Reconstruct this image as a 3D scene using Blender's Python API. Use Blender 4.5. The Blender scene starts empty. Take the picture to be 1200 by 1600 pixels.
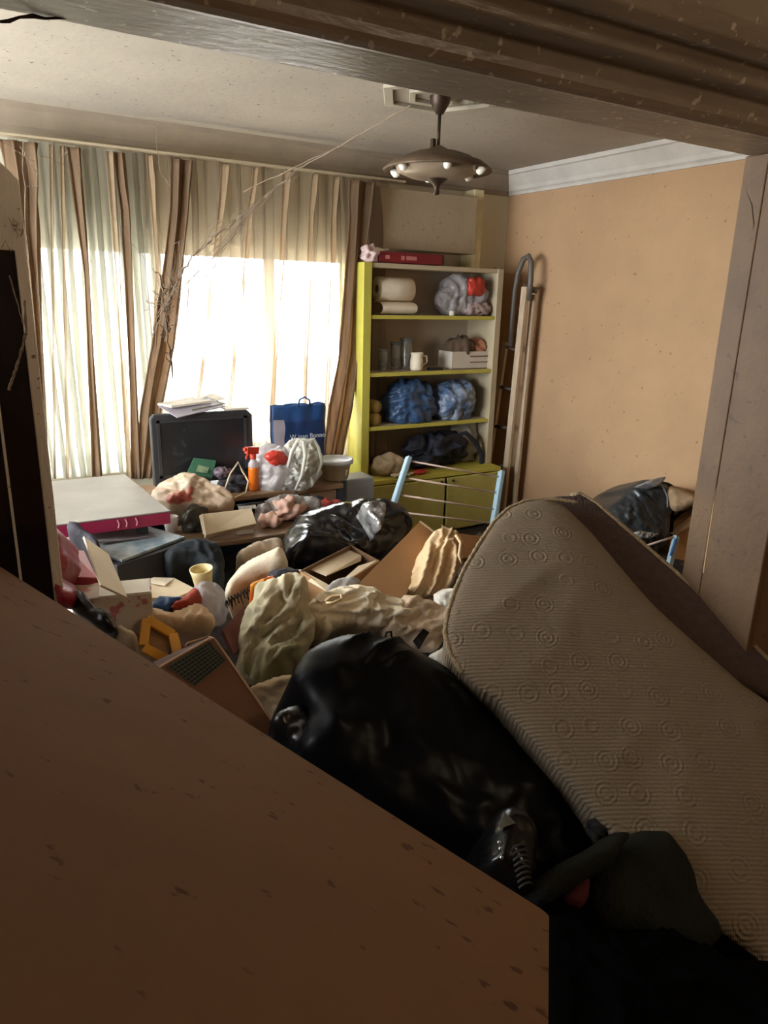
import bpy, bmesh, math, random
import numpy as np
from mathutils import Vector, Matrix, noise
from mathutils.geometry import delaunay_2d_cdt
random.seed(7)
S = bpy.context.scene
COL = S.collection

# ------------------------------------------------------------------ camera
YAW, PITCH, ROLL = math.radians(31.03), math.radians(16.54), math.radians(-1.47)
FPX = 1127.0
CAM = Vector((0, 0, 1.65))
_f = Vector((math.sin(YAW)*math.cos(PITCH), math.cos(YAW)*math.cos(PITCH), -math.sin(PITCH)))
_r = Vector((math.cos(YAW), -math.sin(YAW), 0))
_d = _f.cross(_r)
RT = math.cos(ROLL)*_r + math.sin(ROLL)*_d          # camera right
DN = -math.sin(ROLL)*_r + math.cos(ROLL)*_d         # camera down
FW = _f
cd = bpy.data.cameras.new('camera')
cam = bpy.data.objects.new('camera', cd)
COL.objects.link(cam)
m = Matrix.Identity(4)
for i in range(3):
    m[i][0], m[i][1], m[i][2], m[i][3] = RT[i], -DN[i], -FW[i], CAM[i]
cam.matrix_world = m
cd.sensor_width = 36.0
cd.lens = FPX*36.0/1600.0
cd.clip_start = 0.02
S.camera = cam

# ------------------------------------------------------------------ world, lights, exposure
S.view_settings.view_transform = 'Standard'
S.view_settings.look = 'None'
S.view_settings.gamma = 1.0
S.view_settings.use_curve_mapping = False
S.view_settings.exposure = 0.8
S.cycles.use_denoising = True
S.cycles.max_bounces = 10
S.cycles.diffuse_bounces = 6
S.cycles.transparent_max_bounces = 24
S.cycles.sample_clamp_indirect = 6.0
SKY = 15.0
w = bpy.data.worlds.new('overcast_sky')
S.world = w
w.use_nodes = True
w.node_tree.nodes['Background'].inputs[0].default_value = (0.93, 0.97, 1.0, 1)
w.node_tree.nodes['Background'].inputs[1].default_value = SKY


def area(name, loc, look, size, power, color, sy=None):
    l = bpy.data.lights.new(name, 'AREA')
    l.energy = power
    l.color = color
    l.size = size
    if sy:
        l.shape = 'RECTANGLE'
        l.size_y = sy
    o = bpy.data.objects.new(name, l)
    o.location = loc
    o.rotation_euler = (Vector(look) - Vector(loc)).to_track_quat('-Z', 'Y').to_euler()
    COL.objects.link(o)
    return o


WIN_X0, WIN_X1, WIN_Z0, WIN_Z1 = 0.42, 2.64, 0.62, 1.93
pt = area('window_portal', ((WIN_X0+WIN_X1)/2, 4.72, (WIN_Z0+WIN_Z1)/2), ((WIN_X0+WIN_X1)/2, 0, (WIN_Z0+WIN_Z1)/2),
          WIN_X1-WIN_X0, 1, (1, 1, 1), WIN_Z1-WIN_Z0)
pt.data.cycles.is_portal = True
# a second, unseen window added in the left wall to brighten the room
W2_Y0, W2_Y1, W2_Z0, W2_Z1 = 1.95, 4.35, 0.80, 2.30
p2 = area('window_portal', (-1.42, (W2_Y0+W2_Y1)/2, (W2_Z0+W2_Z1)/2), (3, (W2_Y0+W2_Y1)/2, (W2_Z0+W2_Z1)/2),
          W2_Y1-W2_Y0, 1, (1, 1, 1), W2_Z1-W2_Z0)
p2.data.cycles.is_portal = True
# the bare warm bulb in the hallway behind the photographer
HALL = bpy.data.lights.new('hall_bulb_light', 'POINT')
HALL.energy = 15.0
HALL.color = (1.0, 0.80, 0.56)
HALL.shadow_soft_size = 0.12
ho = bpy.data.objects.new('hall_bulb_light', HALL)
ho.location = (1.75, -0.75, 2.1)
COL.objects.link(ho)


# ------------------------------------------------------------------ helpers
def ray(x, y):
    return RT*(x-600) + DN*(y-800) + FW*FPX


def at(x, y, X=None, Y=None, Z=None):
    d = ray(x, y)
    i, v = (0, X) if X is not None else (1, Y) if Y is not None else (2, Z)
    return CAM + d*((v-CAM[i])/d[i])


def lin(c):
    return tuple(((v/255.0)/12.92 if v/255.0 <= 0.04045 else ((v/255.0+0.055)/1.055)**2.4) for v in c)


MATS = {}
CREASED = ('beige_cloth','cream_canvas','greyish_beige_cloth','beige_green_cotton','beige_jacket_cloth','cream_cotton','greige_canvas','kraft_paper','red_printed_beige_plastic','crimson_plastic','white_polythene','white_carrier_plastic','blue_plastic','pale_blue_white_plastic','greyish_white_cloth','dusty_pink_cloth','cloudy_clear_plastic','void_shade','navy_cloth','lilac_cloth')


def mat(name, rgb, rough=0.8, var=0.0, vs=6.0, bump=0.0, bs=40.0, rgb2=None, metal=0.0, stretch=None, spec=0.5,
        specks=None, trans=0.0, alpha=1.0, transl=0.0, bd=0.01, sheen=0.0, crease=None):
    """a principled material with noise colour variation, optional second colour, specks of dirt and fine relief"""
    if name in MATS:
        return MATS[name]
    if name in CREASED:
        crease = ((7, .55, .03), (19, .35, .012))
    M = bpy.data.materials.new(name)
    MATS[name] = M
    M.use_nodes = True
    nt = M.node_tree
    N, L = nt.nodes, nt.links
    b = N['Principled BSDF']
    c1 = lin(rgb)
    c2 = lin(rgb2) if rgb2 else tuple(max(0, v*(1-var)) for v in c1)
    tc = N.new('ShaderNodeTexCoord')
    src = tc.outputs['Object']
    if stretch:
        mp = N.new('ShaderNodeMapping')
        mp.inputs['Scale'].default_value = stretch
        L.new(src, mp.inputs['Vector'])
        src = mp.outputs[0]
    n = N.new('ShaderNodeTexNoise')
    n.inputs['Scale'].default_value = vs
    n.inputs['Detail'].default_value = 6
    n.inputs['Roughness'].default_value = 0.6
    L.new(src, n.inputs['Vector'])
    mr = N.new('ShaderNodeMapRange')
    mr.inputs[1].default_value = 0.35
    mr.inputs[2].default_value = 0.65
    L.new(n.outputs[0], mr.inputs[0])
    mx = N.new('ShaderNodeMix')
    mx.data_type = 'RGBA'
    mx.inputs[6].default_value = (*c1, 1)
    mx.inputs[7].default_value = (*c2, 1)
    L.new(mr.outputs[0], mx.inputs[0])
    col = mx.outputs[2]
    if specks:
        sc, thr, srgb = specks
        s = N.new('ShaderNodeTexNoise')
        s.inputs['Scale'].default_value = sc
        s.inputs['Detail'].default_value = 3
        L.new(tc.outputs['Object'], s.inputs['Vector'])
        r = N.new('ShaderNodeMapRange')
        r.inputs[1].default_value = thr
        r.inputs[2].default_value = thr+0.04
        L.new(s.outputs[0], r.inputs[0])
        m2 = N.new('ShaderNodeMix')
        m2.data_type = 'RGBA'
        m2.inputs[7].default_value = (*lin(srgb), 1)
        L.new(r.outputs[0], m2.inputs[0])
        L.new(col, m2.inputs[6])
        col = m2.outputs[2]
    L.new(col, b.inputs['Base Color'])
    b.inputs['Roughness'].default_value = rough
    b.inputs['Metallic'].default_value = metal
    b.inputs['Specular IOR Level'].default_value = spec
    if sheen:
        b.inputs['Sheen Weight'].default_value = sheen
    if trans:
        b.inputs['Transmission Weight'].default_value = trans
    if alpha < 1:
        b.inputs['Alpha'].default_value = alpha
    if bump:
        bn = N.new('ShaderNodeTexNoise')
        bn.inputs['Scale'].default_value = bs
        bn.inputs['Detail'].default_value = 5
        L.new(src, bn.inputs['Vector'])
        bp = N.new('ShaderNodeBump')
        bp.inputs['Strength'].default_value = bump
        bp.inputs['Distance'].default_value = bd
        L.new(bn.outputs[0], bp.inputs['Height'])
        L.new(bp.outputs[0], b.inputs['Normal'])
    if crease:
        last = bp if bump else None
        for q, (sc, st, ds) in enumerate(crease):
            wn = N.new('ShaderNodeTexNoise')
            wn.inputs['Scale'].default_value = sc*.5
            wn.inputs['Detail'].default_value = 1
            L.new(tc.outputs['Object'], wn.inputs['Vector'])
            ad = N.new('ShaderNodeMix')
            ad.data_type = 'VECTOR'
            ad.inputs[0].default_value = .12
            L.new(tc.outputs['Object'], ad.inputs[4])
            L.new(wn.outputs['Color'], ad.inputs[5])
            rn = N.new('ShaderNodeTexNoise')
            rn.noise_type = 'RIDGED_MULTIFRACTAL'
            rn.inputs['Scale'].default_value = sc
            rn.inputs['Detail'].default_value = 2
            L.new(ad.outputs[1], rn.inputs['Vector'])
            b2 = N.new('ShaderNodeBump')
            b2.inputs['Strength'].default_value = st
            b2.inputs['Distance'].default_value = ds
            L.new(rn.outputs[0], b2.inputs['Height'])
            if last:
                L.new(last.outputs[0], b2.inputs['Normal'])
            last = b2
        L.new(last.outputs[0], b.inputs['Normal'])
    if transl:
        t = N.new('ShaderNodeBsdfTranslucent')
        L.new(col, t.inputs[0])
        ms = N.new('ShaderNodeMixShader')
        ms.inputs[0].default_value = transl
        L.new(b.outputs[0], ms.inputs[1])
        L.new(t.outputs[0], ms.inputs[2])
        L.new(ms.outputs[0], N['Material Output'].inputs[0])
    return M


class MB:
    """collects simple shapes, then links them as one mesh object"""

    def __init__(s):
        s.v, s.f = [], []

    def add(s, vs, fs):
        o = len(s.v)
        s.v += [Vector(v) for v in vs]
        s.f += [tuple(i+o for i in f) for f in fs]
        return s

    def box(s, c, size, rot=None):
        hx, hy, hz = size[0]/2, size[1]/2, size[2]/2
        R = rot if rot is not None else Matrix.Identity(3)
        c = Vector(c)
        vs = [c + R @ Vector((x*hx, y*hy, z*hz)) for x in (-1, 1) for y in (-1, 1) for z in (-1, 1)]
        return s.add(vs, [(0, 1, 3, 2), (4, 6, 7, 5), (0, 4, 5, 1), (2, 3, 7, 6), (0, 2, 6, 4), (1, 5, 7, 3)])

    def box2(s, a, b):
        return s.box([(a[i]+b[i])/2 for i in range(3)], [abs(b[i]-a[i]) for i in range(3)])

    def tube(s, pts, r, n=10, cap=True):
        pts = [Vector(p) for p in pts]
        rs = r if isinstance(r, (list, tuple)) else [r]*len(pts)
        vs, fs = [], []
        up = None
        for i, p in enumerate(pts):
            t = (pts[min(i+1, len(pts)-1)] - pts[max(i-1, 0)]).normalized()
            if up is None:
                up = t.orthogonal().normalized()
            up = (up - t*up.dot(t))
            up = up.normalized() if up.length > 1e-6 else t.orthogonal().normalized()
            bb = t.cross(up)
            for k in range(n):
                a = 2*math.pi*k/n
                vs.append(p + (up*math.cos(a) + bb*math.sin(a))*rs[i])
        for i in range(len(pts)-1):
            for k in range(n):
                fs.append((i*n+k, i*n+(k+1) % n, (i+1)*n+(k+1) % n, (i+1)*n+k))
        if cap:
            fs.append(tuple(range(n))[::-1])
            fs.append(tuple((len(pts)-1)*n+k for k in range(n)))
        return s.add(vs, fs)

    def lathe(s, prof, c=(0, 0, 0), n=28, rot=None, cap=False):
        R = rot if rot is not None else Matrix.Identity(3)
        c = Vector(c)
        vs = [c + R @ Vector((r*math.cos(2*math.pi*k/n), r*math.sin(2*math.pi*k/n), z)) for r, z in prof for k in range(n)]
        fs = [(i*n+k, i*n+(k+1) % n, (i+1)*n+(k+1) % n, (i+1)*n+k) for i in range(len(prof)-1) for k in range(n)]
        if cap:
            fs.append(tuple(range(n))[::-1])
            fs.append(tuple((len(prof)-1)*n+k for k in range(n)))
        return s.add(vs, fs)

    def prism(s, poly, z0, z1, tf=lambda p: p):
        n = len(poly)
        vs = [tf(Vector((x, y, z0))) for x, y in poly] + [tf(Vector((x, y, z1))) for x, y in poly]
        fs = [tuple(range(n))[::-1], tuple(range(n, 2*n))] + [(i, (i+1) % n, n+(i+1) % n, n+i) for i in range(n)]
        return s.add(vs, fs)

    def grid(s, fn, nu, nv):
        vs = [fn(i/(nu-1), j/(nv-1)) for j in range(nv) for i in range(nu)]
        fs = [(j*nu+i, j*nu+i+1, (j+1)*nu+i+1, (j+1)*nu+i) for j in range(nv-1) for i in range(nu-1)]
        return s.add(vs, fs)

    def build(s, name, material, parent=None, smooth=False, bevel=0.0, solid=0.0, seg=2, uv=None, origin=None, keep=False):
        """parent given: the shapes are in world coordinates unless keep (then in the parent's own)"""
        o0 = Vector(origin) if origin is not None else None
        if o0 is None:
            if parent is not None:
                o0 = Vector((0, 0, 0)) if keep else Vector(parent['_at'])
            else:
                xs = [v for v in s.v]
                o0 = Vector((sum(v.x for v in xs)/len(xs), sum(v.y for v in xs)/len(xs), min(v.z for v in xs)))
        me = bpy.data.meshes.new(name)
        me.from_pydata([v - o0 for v in s.v], [], s.f)
        bm = bmesh.new()
        bm.from_mesh(me)
        bmesh.ops.recalc_face_normals(bm, faces=bm.faces)
        bm.to_mesh(me)
        bm.free()
        if uv is not None:
            lay = me.uv_layers.new(name='UVMap')
            for lp in me.loops:
                lay.data[lp.index].uv = uv[lp.vertex_index]
        if smooth:
            for p in me.polygons:
                p.use_smooth = True
        me.materials.append(material)
        o = bpy.data.objects.new(name, me)
        COL.objects.link(o)
        if parent is not None:
            o.parent = parent
            base = Vector(parent['_at']) if not keep else o0
            o.location = (0, 0, 0) if keep else o0 - base
        else:
            o.location = o0
        o['_at'] = tuple(o0)
        if solid:
            md = o.modifiers.new('solid', 'SOLIDIFY')
            md.thickness = solid
            md.offset = 0
        if bevel:
            md = o.modifiers.new('bevel', 'BEVEL')
            md.width = bevel
            md.segments = seg
            md.limit_method = 'ANGLE'
        return o


def tag(o, label=None, cat=None, group=None, kind=None):
    if label: o['label'] = label
    if cat: o['category'] = cat
    if group: o['group'] = group
    if kind: o['kind'] = kind
    return o


def thing(name, label, cat, loc, group=None):
    o = bpy.data.objects.new(name, None)
    o.empty_display_size = 0.05
    COL.objects.link(o)
    o.location = loc
    o['_at'] = tuple(loc)
    return tag(o, label, cat, group)


def struct(o):
    o['kind'] = 'structure'
    return o


def rotm(rx=0, ry=0, rz=0):
    return (Matrix.Rotation(math.radians(rz), 3, 'Z') @ Matrix.Rotation(math.radians(ry), 3, 'Y')
            @ Matrix.Rotation(math.radians(rx), 3, 'X'))


def frame_from(z, x=None):
    """rotation whose Z axis is z and whose X axis lies along x"""
    z = Vector(z).normalized()
    x = Vector(x) if x is not None else z.orthogonal()
    x = (x - z*x.dot(z)).normalized()
    y = z.cross(x)
    return Matrix((x, y, z)).transposed()


# ---- soft goods
def facet(x, y, seed):
    """piecewise flat random heights on a skewed lattice: the facets of something crumpled"""
    k = (x+y)*0.366025
    a, b = x+k, y+k
    i, j = math.floor(a), math.floor(b)
    fa, fb = a-i, b-j
    h = lambda p, q: (math.sin(p*127.1+q*311.7+seed*74.7)*43758.5453) % 1.0
    if fa > fb:
        return h(i, j)*(1-fa) + h(i+1, j)*(fa-fb) + h(i+1, j+1)*fb
    return h(i, j)*(1-fb) + h(i, j+1)*(fb-fa) + h(i+1, j+1)*fa


def wrinkles(seed, amp, scale=10.0, ang=0.0, aniso=3.0, fine=0.5):
    """long soft-crested folds running roughly along ang, with smaller cross creases"""
    ca, sa = math.cos(math.radians(ang)), math.sin(math.radians(ang))

    def f(u, v):
        wu = noise.noise(Vector((u*4, v*4, seed+9.1)))*0.09
        wv = noise.noise(Vector((u*4, v*4, seed+5.7)))*0.09
        a, b = (u+wu)*ca + (v+wv)*sa, -(u+wu)*sa + (v+wv)*ca
        n1 = 1-abs(noise.noise(Vector((a*scale/aniso, b*scale, seed))))*2
        n2 = 1-abs(noise.noise(Vector((a*scale*.9+4, b*scale*2.0/aniso, seed+3.3))))*2
        n3 = 1-abs(noise.noise(Vector((a*scale*2.2/aniso, b*scale*2.4, seed+7.7))))*2
        r = lambda q: math.copysign(abs(q)**1.7, q)
        return amp*(.75*r(n1) + fine*.55*r(n2) + fine*.45*r(n3) - .55 + .5*facet(u*scale*.8, v*scale*.8, seed))
    return f


def crumple(seed, amp, scale=9.0):
    """sharp facets and creases of thin plastic or paper"""
    def f(u, v):
        wu = noise.noise(Vector((u*scale*.5, v*scale*.5, seed+9.1)))*.7
        wv = noise.noise(Vector((u*scale*.5, v*scale*.5, seed+3.1)))*.7
        a, b = u*scale+wu, v*scale+wv
        return amp*(1.5*facet(a*.8, b*.8, seed) + .8*facet(a*1.9+.3, b*1.9, seed+1) + .35*facet(a*4.1, b*4.1+.2, seed+2) - 1.3)
    return f


def buckle(P, F, stretch, pin=None, its=90, smooth=.06, hold=.01, ang=None, axes=None):
    """let a too-large skin crumple inside its outline: edges want to be longer than they are and the surface folds"""
    E = set()
    for f in F:
        for i in range(len(f)):
            a, b = f[i], f[(i+1) % len(f)]
            E.add((min(a, b), max(a, b)))
    E = np.array(sorted(E))
    a, b = E[:, 0], E[:, 1]
    n = len(P)
    P0 = P.copy()
    d = P[b]-P[a]
    L0 = np.linalg.norm(d, axis=1)+1e-9
    if ang is not None:
        U, V = axes
        du, dv = d@U, d@V
        c, s_ = math.cos(math.radians(ang)), math.sin(math.radians(ang))
        across = np.abs(-du*s_+dv*c)/L0
        rest = L0*(1+(stretch-1)*(.25+.75*across**2))
    else:
        rest = L0*stretch
    cnt = np.bincount(a, minlength=n)+np.bincount(b, minlength=n)
    cnt = np.maximum(cnt, 1)[:, None].astype(float)
    free = np.ones(n) if pin is None else (~pin).astype(float)
    free = free[:, None]

    def scat(c):
        o = np.empty((n, 3))
        for k in range(3):
            o[:, k] = np.bincount(b, c[:, k], minlength=n)-np.bincount(a, c[:, k], minlength=n)
        return o
    for it in range(its):
        d = P[b]-P[a]
        L = np.linalg.norm(d, axis=1)+1e-9
        c = d*((rest-L)/L*.5)[:, None]
        P = P + free*(1.5*scat(c)/cnt)
        D = P-P0
        dd = D[b]-D[a]
        P = P - free*(smooth*scat(dd)/cnt) - free*hold*D
    return P


def catmull(pts, step, sharp=()):
    out = []
    n = len(pts)
    for i in range(n):
        p0, p1, p2, p3 = pts[(i-1) % n], pts[i], pts[(i+1) % n], pts[(i+2) % n]
        k = max(1, int(round((p2-p1).length/step)))
        for j in range(k):
            t = j/k
            a = (2*p1 + (p2-p0)*t + (2*p0-5*p1+4*p2-p3)*t*t + (3*p1-p0-3*p2+p3)*t*t*t)*0.5
            b = p1.lerp(p2, t)
            out.append(b.lerp(a, 0.75))
    return out


def puff(name, outline, plane, thick, r, back, step, fold, material, parent=None, hard=False, smooth=True, bk=(1.22, None, .07), ridges=()):
    if name in ('front_fold', 'rear_fold', 'side_pocket', 'lining', 'upper'): bk = None
    """a soft, closed body (bag, garment, folded cloth) lying on a plane in the room: outline swollen by thick, wrinkled by fold"""
    P = [at(x, y, Y=Y) for x, y, Y in plane[:3]]
    n = (P[1]-P[0]).cross(P[2]-P[0]).normalized()
    if n.dot(CAM-P[0]) < 0:
        n = -n
    p0 = P[0]
    U = (RT - n*RT.dot(n)).normalized()
    V = n.cross(U)
    o2 = []
    for x, y in outline:
        d = ray(x, y)
        q = CAM + d*((p0-CAM).dot(n)/d.dot(n)) - p0
        o2.append(Vector((q.dot(U), q.dot(V))))
    ol = []
    if hard:
        for i in range(len(o2)):
            a, b = o2[i], o2[(i+1) % len(o2)]
            k = max(1, int(round((b-a).length/step)))
            ol += [a.lerp(b, j/k) for j in range(k)]
    else:
        ol = catmull(o2, step)
        if fold is not None and not name.endswith('_fold'):
            ol = [p + Vector((noise.noise(Vector((p.x*16, p.y*16, 1.7))), noise.noise(Vector((p.x*16, p.y*16, 6.2)))))*.011 for p in ol]
    A = np.array([(p.x, p.y) for p in ol])
    B = np.roll(A, -1, axis=0)

    def dist(Q):
        out = np.empty(len(Q))
        E = B-A
        el = (E**2).sum(1)+1e-12
        for i, q in enumerate(Q):
            t = np.clip(((q-A)*E).sum(1)/el, 0, 1)
            out[i] = np.sqrt((((A+E*t[:, None])-q)**2).sum(1).min())
        return out

    def inside(Q):
        c = np.zeros(len(Q), bool)
        for (x1, y1), (x2, y2) in zip(A, B):
            cond = ((y1 > Q[:, 1]) != (y2 > Q[:, 1]))
            xi = (x2-x1)*(Q[:, 1]-y1)/(y2-y1+1e-12)+x1
            c ^= cond & (Q[:, 0] < xi)
        return c
    lo, hi = A.min(0), A.max(0)
    gx = np.arange(lo[0], hi[0], step)
    gy = np.arange(lo[1], hi[1], step*0.87)
    Q = np.array([(x + (0.5*step if j % 2 else 0), y) for j, y in enumerate(gy) for x in gx])
    Q = Q[inside(Q)]
    dq = dist(Q)
    Q, dq = Q[dq > step*0.5], dq[dq > step*0.5]
    allp = [Vector((float(a), float(b))) for a, b in A] + [Vector((float(a), float(b))) for a, b in Q]
    nb = len(A)
    res = delaunay_2d_cdt(allp, [(i, (i+1) % nb) for i in range(nb)], [], 1, 1e-6)
    vs2, fs = res[0], res[2]
    D = dist(np.array([(p.x, p.y) for p in vs2]))
    RG = []
    for px_, amp_, w_ in ridges:
        q2 = []
        for x, y in px_:
            d = ray(x, y)
            q = CAM + d*((p0-CAM).dot(n)/d.dot(n)) - p0
            q2.append((q.dot(U), q.dot(V)))
        RG.append((np.array(q2), amp_, w_))
    prof = thick*np.sqrt(np.clip(1-(1-np.minimum(D/r, 1))**2, 0, 1))
    mb = MB()
    nv = len(vs2)
    verts, uv = [], []
    for i, p in enumerate(vs2):
        h = prof[i]
        for q2, amp_, w_ in RG:
            a_, e_ = q2[:-1], q2[1:]-q2[:-1]
            t_ = np.clip(((np.array((p.x, p.y))-a_)*e_).sum(1)/((e_**2).sum(1)+1e-12), 0, 1)
            dd_ = np.sqrt((((a_+e_*t_[:, None])-np.array((p.x, p.y)))**2).sum(1))
            k_ = int(dd_.argmin())
            end_ = math.sin(math.pi*min(max((k_+t_[k_])/len(a_), 0), 1))
            h += amp_*end_*math.exp(-(dd_[k_]/w_)**2)
        h += (fold(p.x, p.y)*min(D[i]/(r*0.6), 1) if fold else 0)
        verts.append(p0 + U*p.x + V*p.y + n*h)
        uv.append((p.x, p.y))
    for i, p in enumerate(vs2):
        verts.append(p0 + U*p.x + V*p.y - n*(back*prof[i]/thick + 0.002))
        uv.append((p.x, p.y))
    if bk:
        st_, ang_, sm_ = bk
        pin = D < 1e-5
        W = np.array([tuple(v) for v in verts[:nv]])
        W = buckle(W, fs, st_, pin, ang=ang_, axes=(np.array(U), np.array(V)), smooth=sm_)
        verts[:nv] = [Vector(v) for v in W]
    faces = [tuple(f) for f in fs] + [tuple(nv+i for i in f[::-1]) for f in fs]
    cnt = {}
    for f in fs:
        for i in range(len(f)):
            e = (f[i], f[(i+1) % len(f)])
            cnt[tuple(sorted(e))] = (cnt.get(tuple(sorted(e)), (0, e))[0]+1, e)
    for kk, (c, e) in cnt.items():
        if c == 1:
            faces.append((e[1], e[0], nv+e[0], nv+e[1]))
    mb.v, mb.f = verts, faces
    return mb.build(name, material, parent, smooth=smooth, uv=uv)


def blob(name, c, rad, material, seed=0, amp=0.03, scale=6.0, rot=None, sub=5, boxy=1.0, parent=None, plastic=True, flat=None, fine=0.35, smooth=True, bk=(1.2, .07)):
    """a stuffed or crumpled lump"""
    bm = bmesh.new()
    bmesh.ops.create_icosphere(bm, subdivisions=sub, radius=1)
    R = rot if rot is not None else Matrix.Identity(3)
    c = Vector(c)
    mb = MB()
    for v in bm.verts:
        p = v.co
        q = Vector([math.copysign(abs(x)**boxy, x) for x in p])
        w = Vector((q.x*rad[0], q.y*rad[1], q.z*rad[2]))
        s = w*scale + Vector((seed*7.3, seed*3.1, seed*1.7))
        if plastic:
            t = s + noise.noise_vector(s*0.45)*0.7
            h = .5*noise.noise(s*0.4) - 1.15
            for q, (k1, k2) in enumerate(((.8, .62), (1.9, .40), (4.2, .16))):
                h += k2*(facet(t.x*k1, t.y*k1, seed+q)+facet(t.y*k1+.4, t.z*k1, seed+q+9)+facet(t.z*k1, t.x*k1+.7, seed+q+5))*.95
        else:
            t = s + noise.noise_vector(s*0.4)*0.8
            h = 0.9*(0.45-abs(noise.noise(Vector((t.x*.5, t.y, t.z*1.3))))*2.0) + 0.4*noise.noise(s*0.4) + .6*(0.4-abs(noise.noise(t*1.5))*2.0) + .5*facet(t.x*.9+t.y*.5, t.z*.9, seed)-.3
        w = w + p*(h*amp)
        if flat is not None and w.z < -flat:
            w.z = -flat + (w.z+flat)*0.08
        mb.v.append(c + R @ w)
    mb.f = [tuple(v.index for v in f.verts) for f in bm.faces]
    bm.free()
    if bk:
        W = buckle(np.array([tuple(v) for v in mb.v]), mb.f, bk[0], None, smooth=bk[1], its=70, hold=.02)
        mb.v = [Vector(v) for v in W]
    return mb.build(name, material, parent, smooth=smooth)


def pl(x, y, Y, n):
    """three point plane through pixel x,y at depth Y with normal n"""
    p = at(x, y, Y=Y)
    n = Vector(n).normalized()
    out = []
    for dx, dy in ((0, 0), (20, 0), (0, 20)):
        d = ray(x+dx, y+dy)
        q = CAM + d*((p-CAM).dot(n)/d.dot(n))
        out.append((x+dx, y+dy, q.y))
    return out


UPN = (-0.1, -0.5, 0.85)
FRN = (-0.25, -0.85, 0.45)

# ------------------------------------------------------------------ the room
XR, YF, ZC, XL = 3.77, 4.57, 2.555, -1.25
m_peach = mat('peach_plaster', (186, 151, 114), 0.85, 0.12, 2.2, 0.25, 30, specks=(26, 0.68, (150, 112, 80)))
m_cream = mat('cream_plaster', (216, 206, 178), 0.85, 0.10, 2.5, 0.25, 30, specks=(30, 0.69, (150, 130, 105)))
m_ceil = mat('ceiling_paint', (174, 164, 148), 0.9, 0.14, 1.6, 0.2, 25, specks=(38, 0.665, (104, 88, 72)))
m_crown = mat('crown_paint', (206, 200, 190), 0.7, 0.16, 5, 0.15, 30)
m_frame = mat('dusty_brown_paint', (148, 132, 114), 0.4, 0.35, 9, 0.2, 60, stretch=(0.35, 1, 1), specks=(45, 0.64, (185, 172, 155)))
m_jamb = mat('worn_jamb_paint', (116, 88, 58), 0.6, 0.25, 5, 0.15, 45, specks=(38, 0.66, (92, 68, 48)))
m_floor = mat('dark_floor', (88, 66, 48), 0.6, 0.4, 5)
m_hall = mat('hall_paint', (128, 106, 84), 0.9, 0.2, 2)
m_glass = mat('window_glass', (250, 252, 252), 0.02, 0)
_nt = m_glass.node_tree
_t = _nt.nodes.new('ShaderNodeBsdfTransparent')
_x = _nt.nodes.new('ShaderNodeMixShader')
_x.inputs[0].default_value = 0.93
_nt.links.new(_nt.nodes['Principled BSDF'].outputs[0], _x.inputs[1])
_nt.links.new(_t.outputs[0], _x.inputs[2])
_nt.links.new(_x.outputs[0], _nt.nodes['Material Output'].inputs[0])
m_pvc = mat('window_frame_paint', (214, 206, 190), 0.5, 0.15, 6)

struct(MB().box2((XL-.2, -1.7, -0.1), (XR+.2, YF+.2, 0)).build('floor', m_floor))
struct(MB().box2((XL-.2, -1.7, ZC), (XR+.2, YF+.2, ZC+.1)).build('ceiling', m_ceil))
struct(MB().box2((XR, 1.13, 0), (XR+.15, YF+.15, ZC)).build('wall_right', m_peach))
wl = MB().box2((XL-.15, -1.65, 0), (XL, W2_Y0, ZC)).box2((XL-.15, W2_Y1, 0), (XL, YF+.15, ZC))
wl.box2((XL-.15, W2_Y0, 0), (XL, W2_Y1, W2_Z0)).box2((XL-.15, W2_Y0, W2_Z1), (XL, W2_Y1, ZC))
struct(wl.build('wall_left', m_peach))
wf = MB()
wf.box2((XL, YF, 0), (WIN_X0, YF+.2, ZC)).box2((WIN_X1, YF, 0), (XR, YF+.2, ZC))
wf.box2((WIN_X0, YF, 0), (WIN_X1, YF+.2, WIN_Z0)).box2((WIN_X0, YF, WIN_Z1), (WIN_X1, YF+.2, ZC))
struct(wf.build('wall_far', m_cream))
# wall the doorway is cut through, hall behind the photographer
JX = 1.985
wd = MB().box2((JX, 1.13, 0), (XR, 1.375, ZC)).box2((XL, 1.13, 2.30), (JX, 1.375, ZC))
struct(wd.build('wall_near', m_jamb))
struct(MB().box2((2.7, -1.6, 0), (2.85, 1.13, ZC)).build('wall_hall_right', m_hall))
struct(MB().box2((XL, -1.65, 0), (2.85, -1.5, ZC)).build('wall_hall_back', m_hall))
# door lining: header profile run along the opening
hp = [(1.375, 2.30), (1.375, 2.05), (1.19, 2.05)]
hp += [(1.165+.028*math.cos(a), 2.062+.028*math.sin(a)) for a in [math.radians(-40-t*28) for t in range(6)]]
hp += [(1.125, 2.085), (1.06, 2.085), (1.055, 2.10), (1.035, 2.115), (1.01, 2.11), (0.985, 2.12), (0.97, 2.15), (0.965, 2.30)]
struct(MB().prism(hp, XL, JX, lambda p: Vector((p.z, p.x, p.y))).build('trim_header', m_frame, bevel=0.004))
jm = MB().box2((JX-.012, 1.315, 0), (JX+.02, 1.385, 2.05)).box2((JX-.009, 1.13, 0), (JX+.02, 1.316, 2.05))
struct(jm.build('trim_jamb', m_jamb, bevel=0.003))
m_crack = mat('bare_filler_joint', (226, 196, 152), 0.8, 0.1)
struct(MB().tube([at(1162, 452, X=JX-.009), at(1148, 550, X=JX-.009), at(1130, 680, X=JX-.009), at(1113, 800, X=JX-.009), at(1099, 895, X=JX-.009)], .0022, 6).build('trim_joint', m_crack))
m_dkcr = mat('dark_crack', (60, 46, 36), 0.9)
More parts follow.
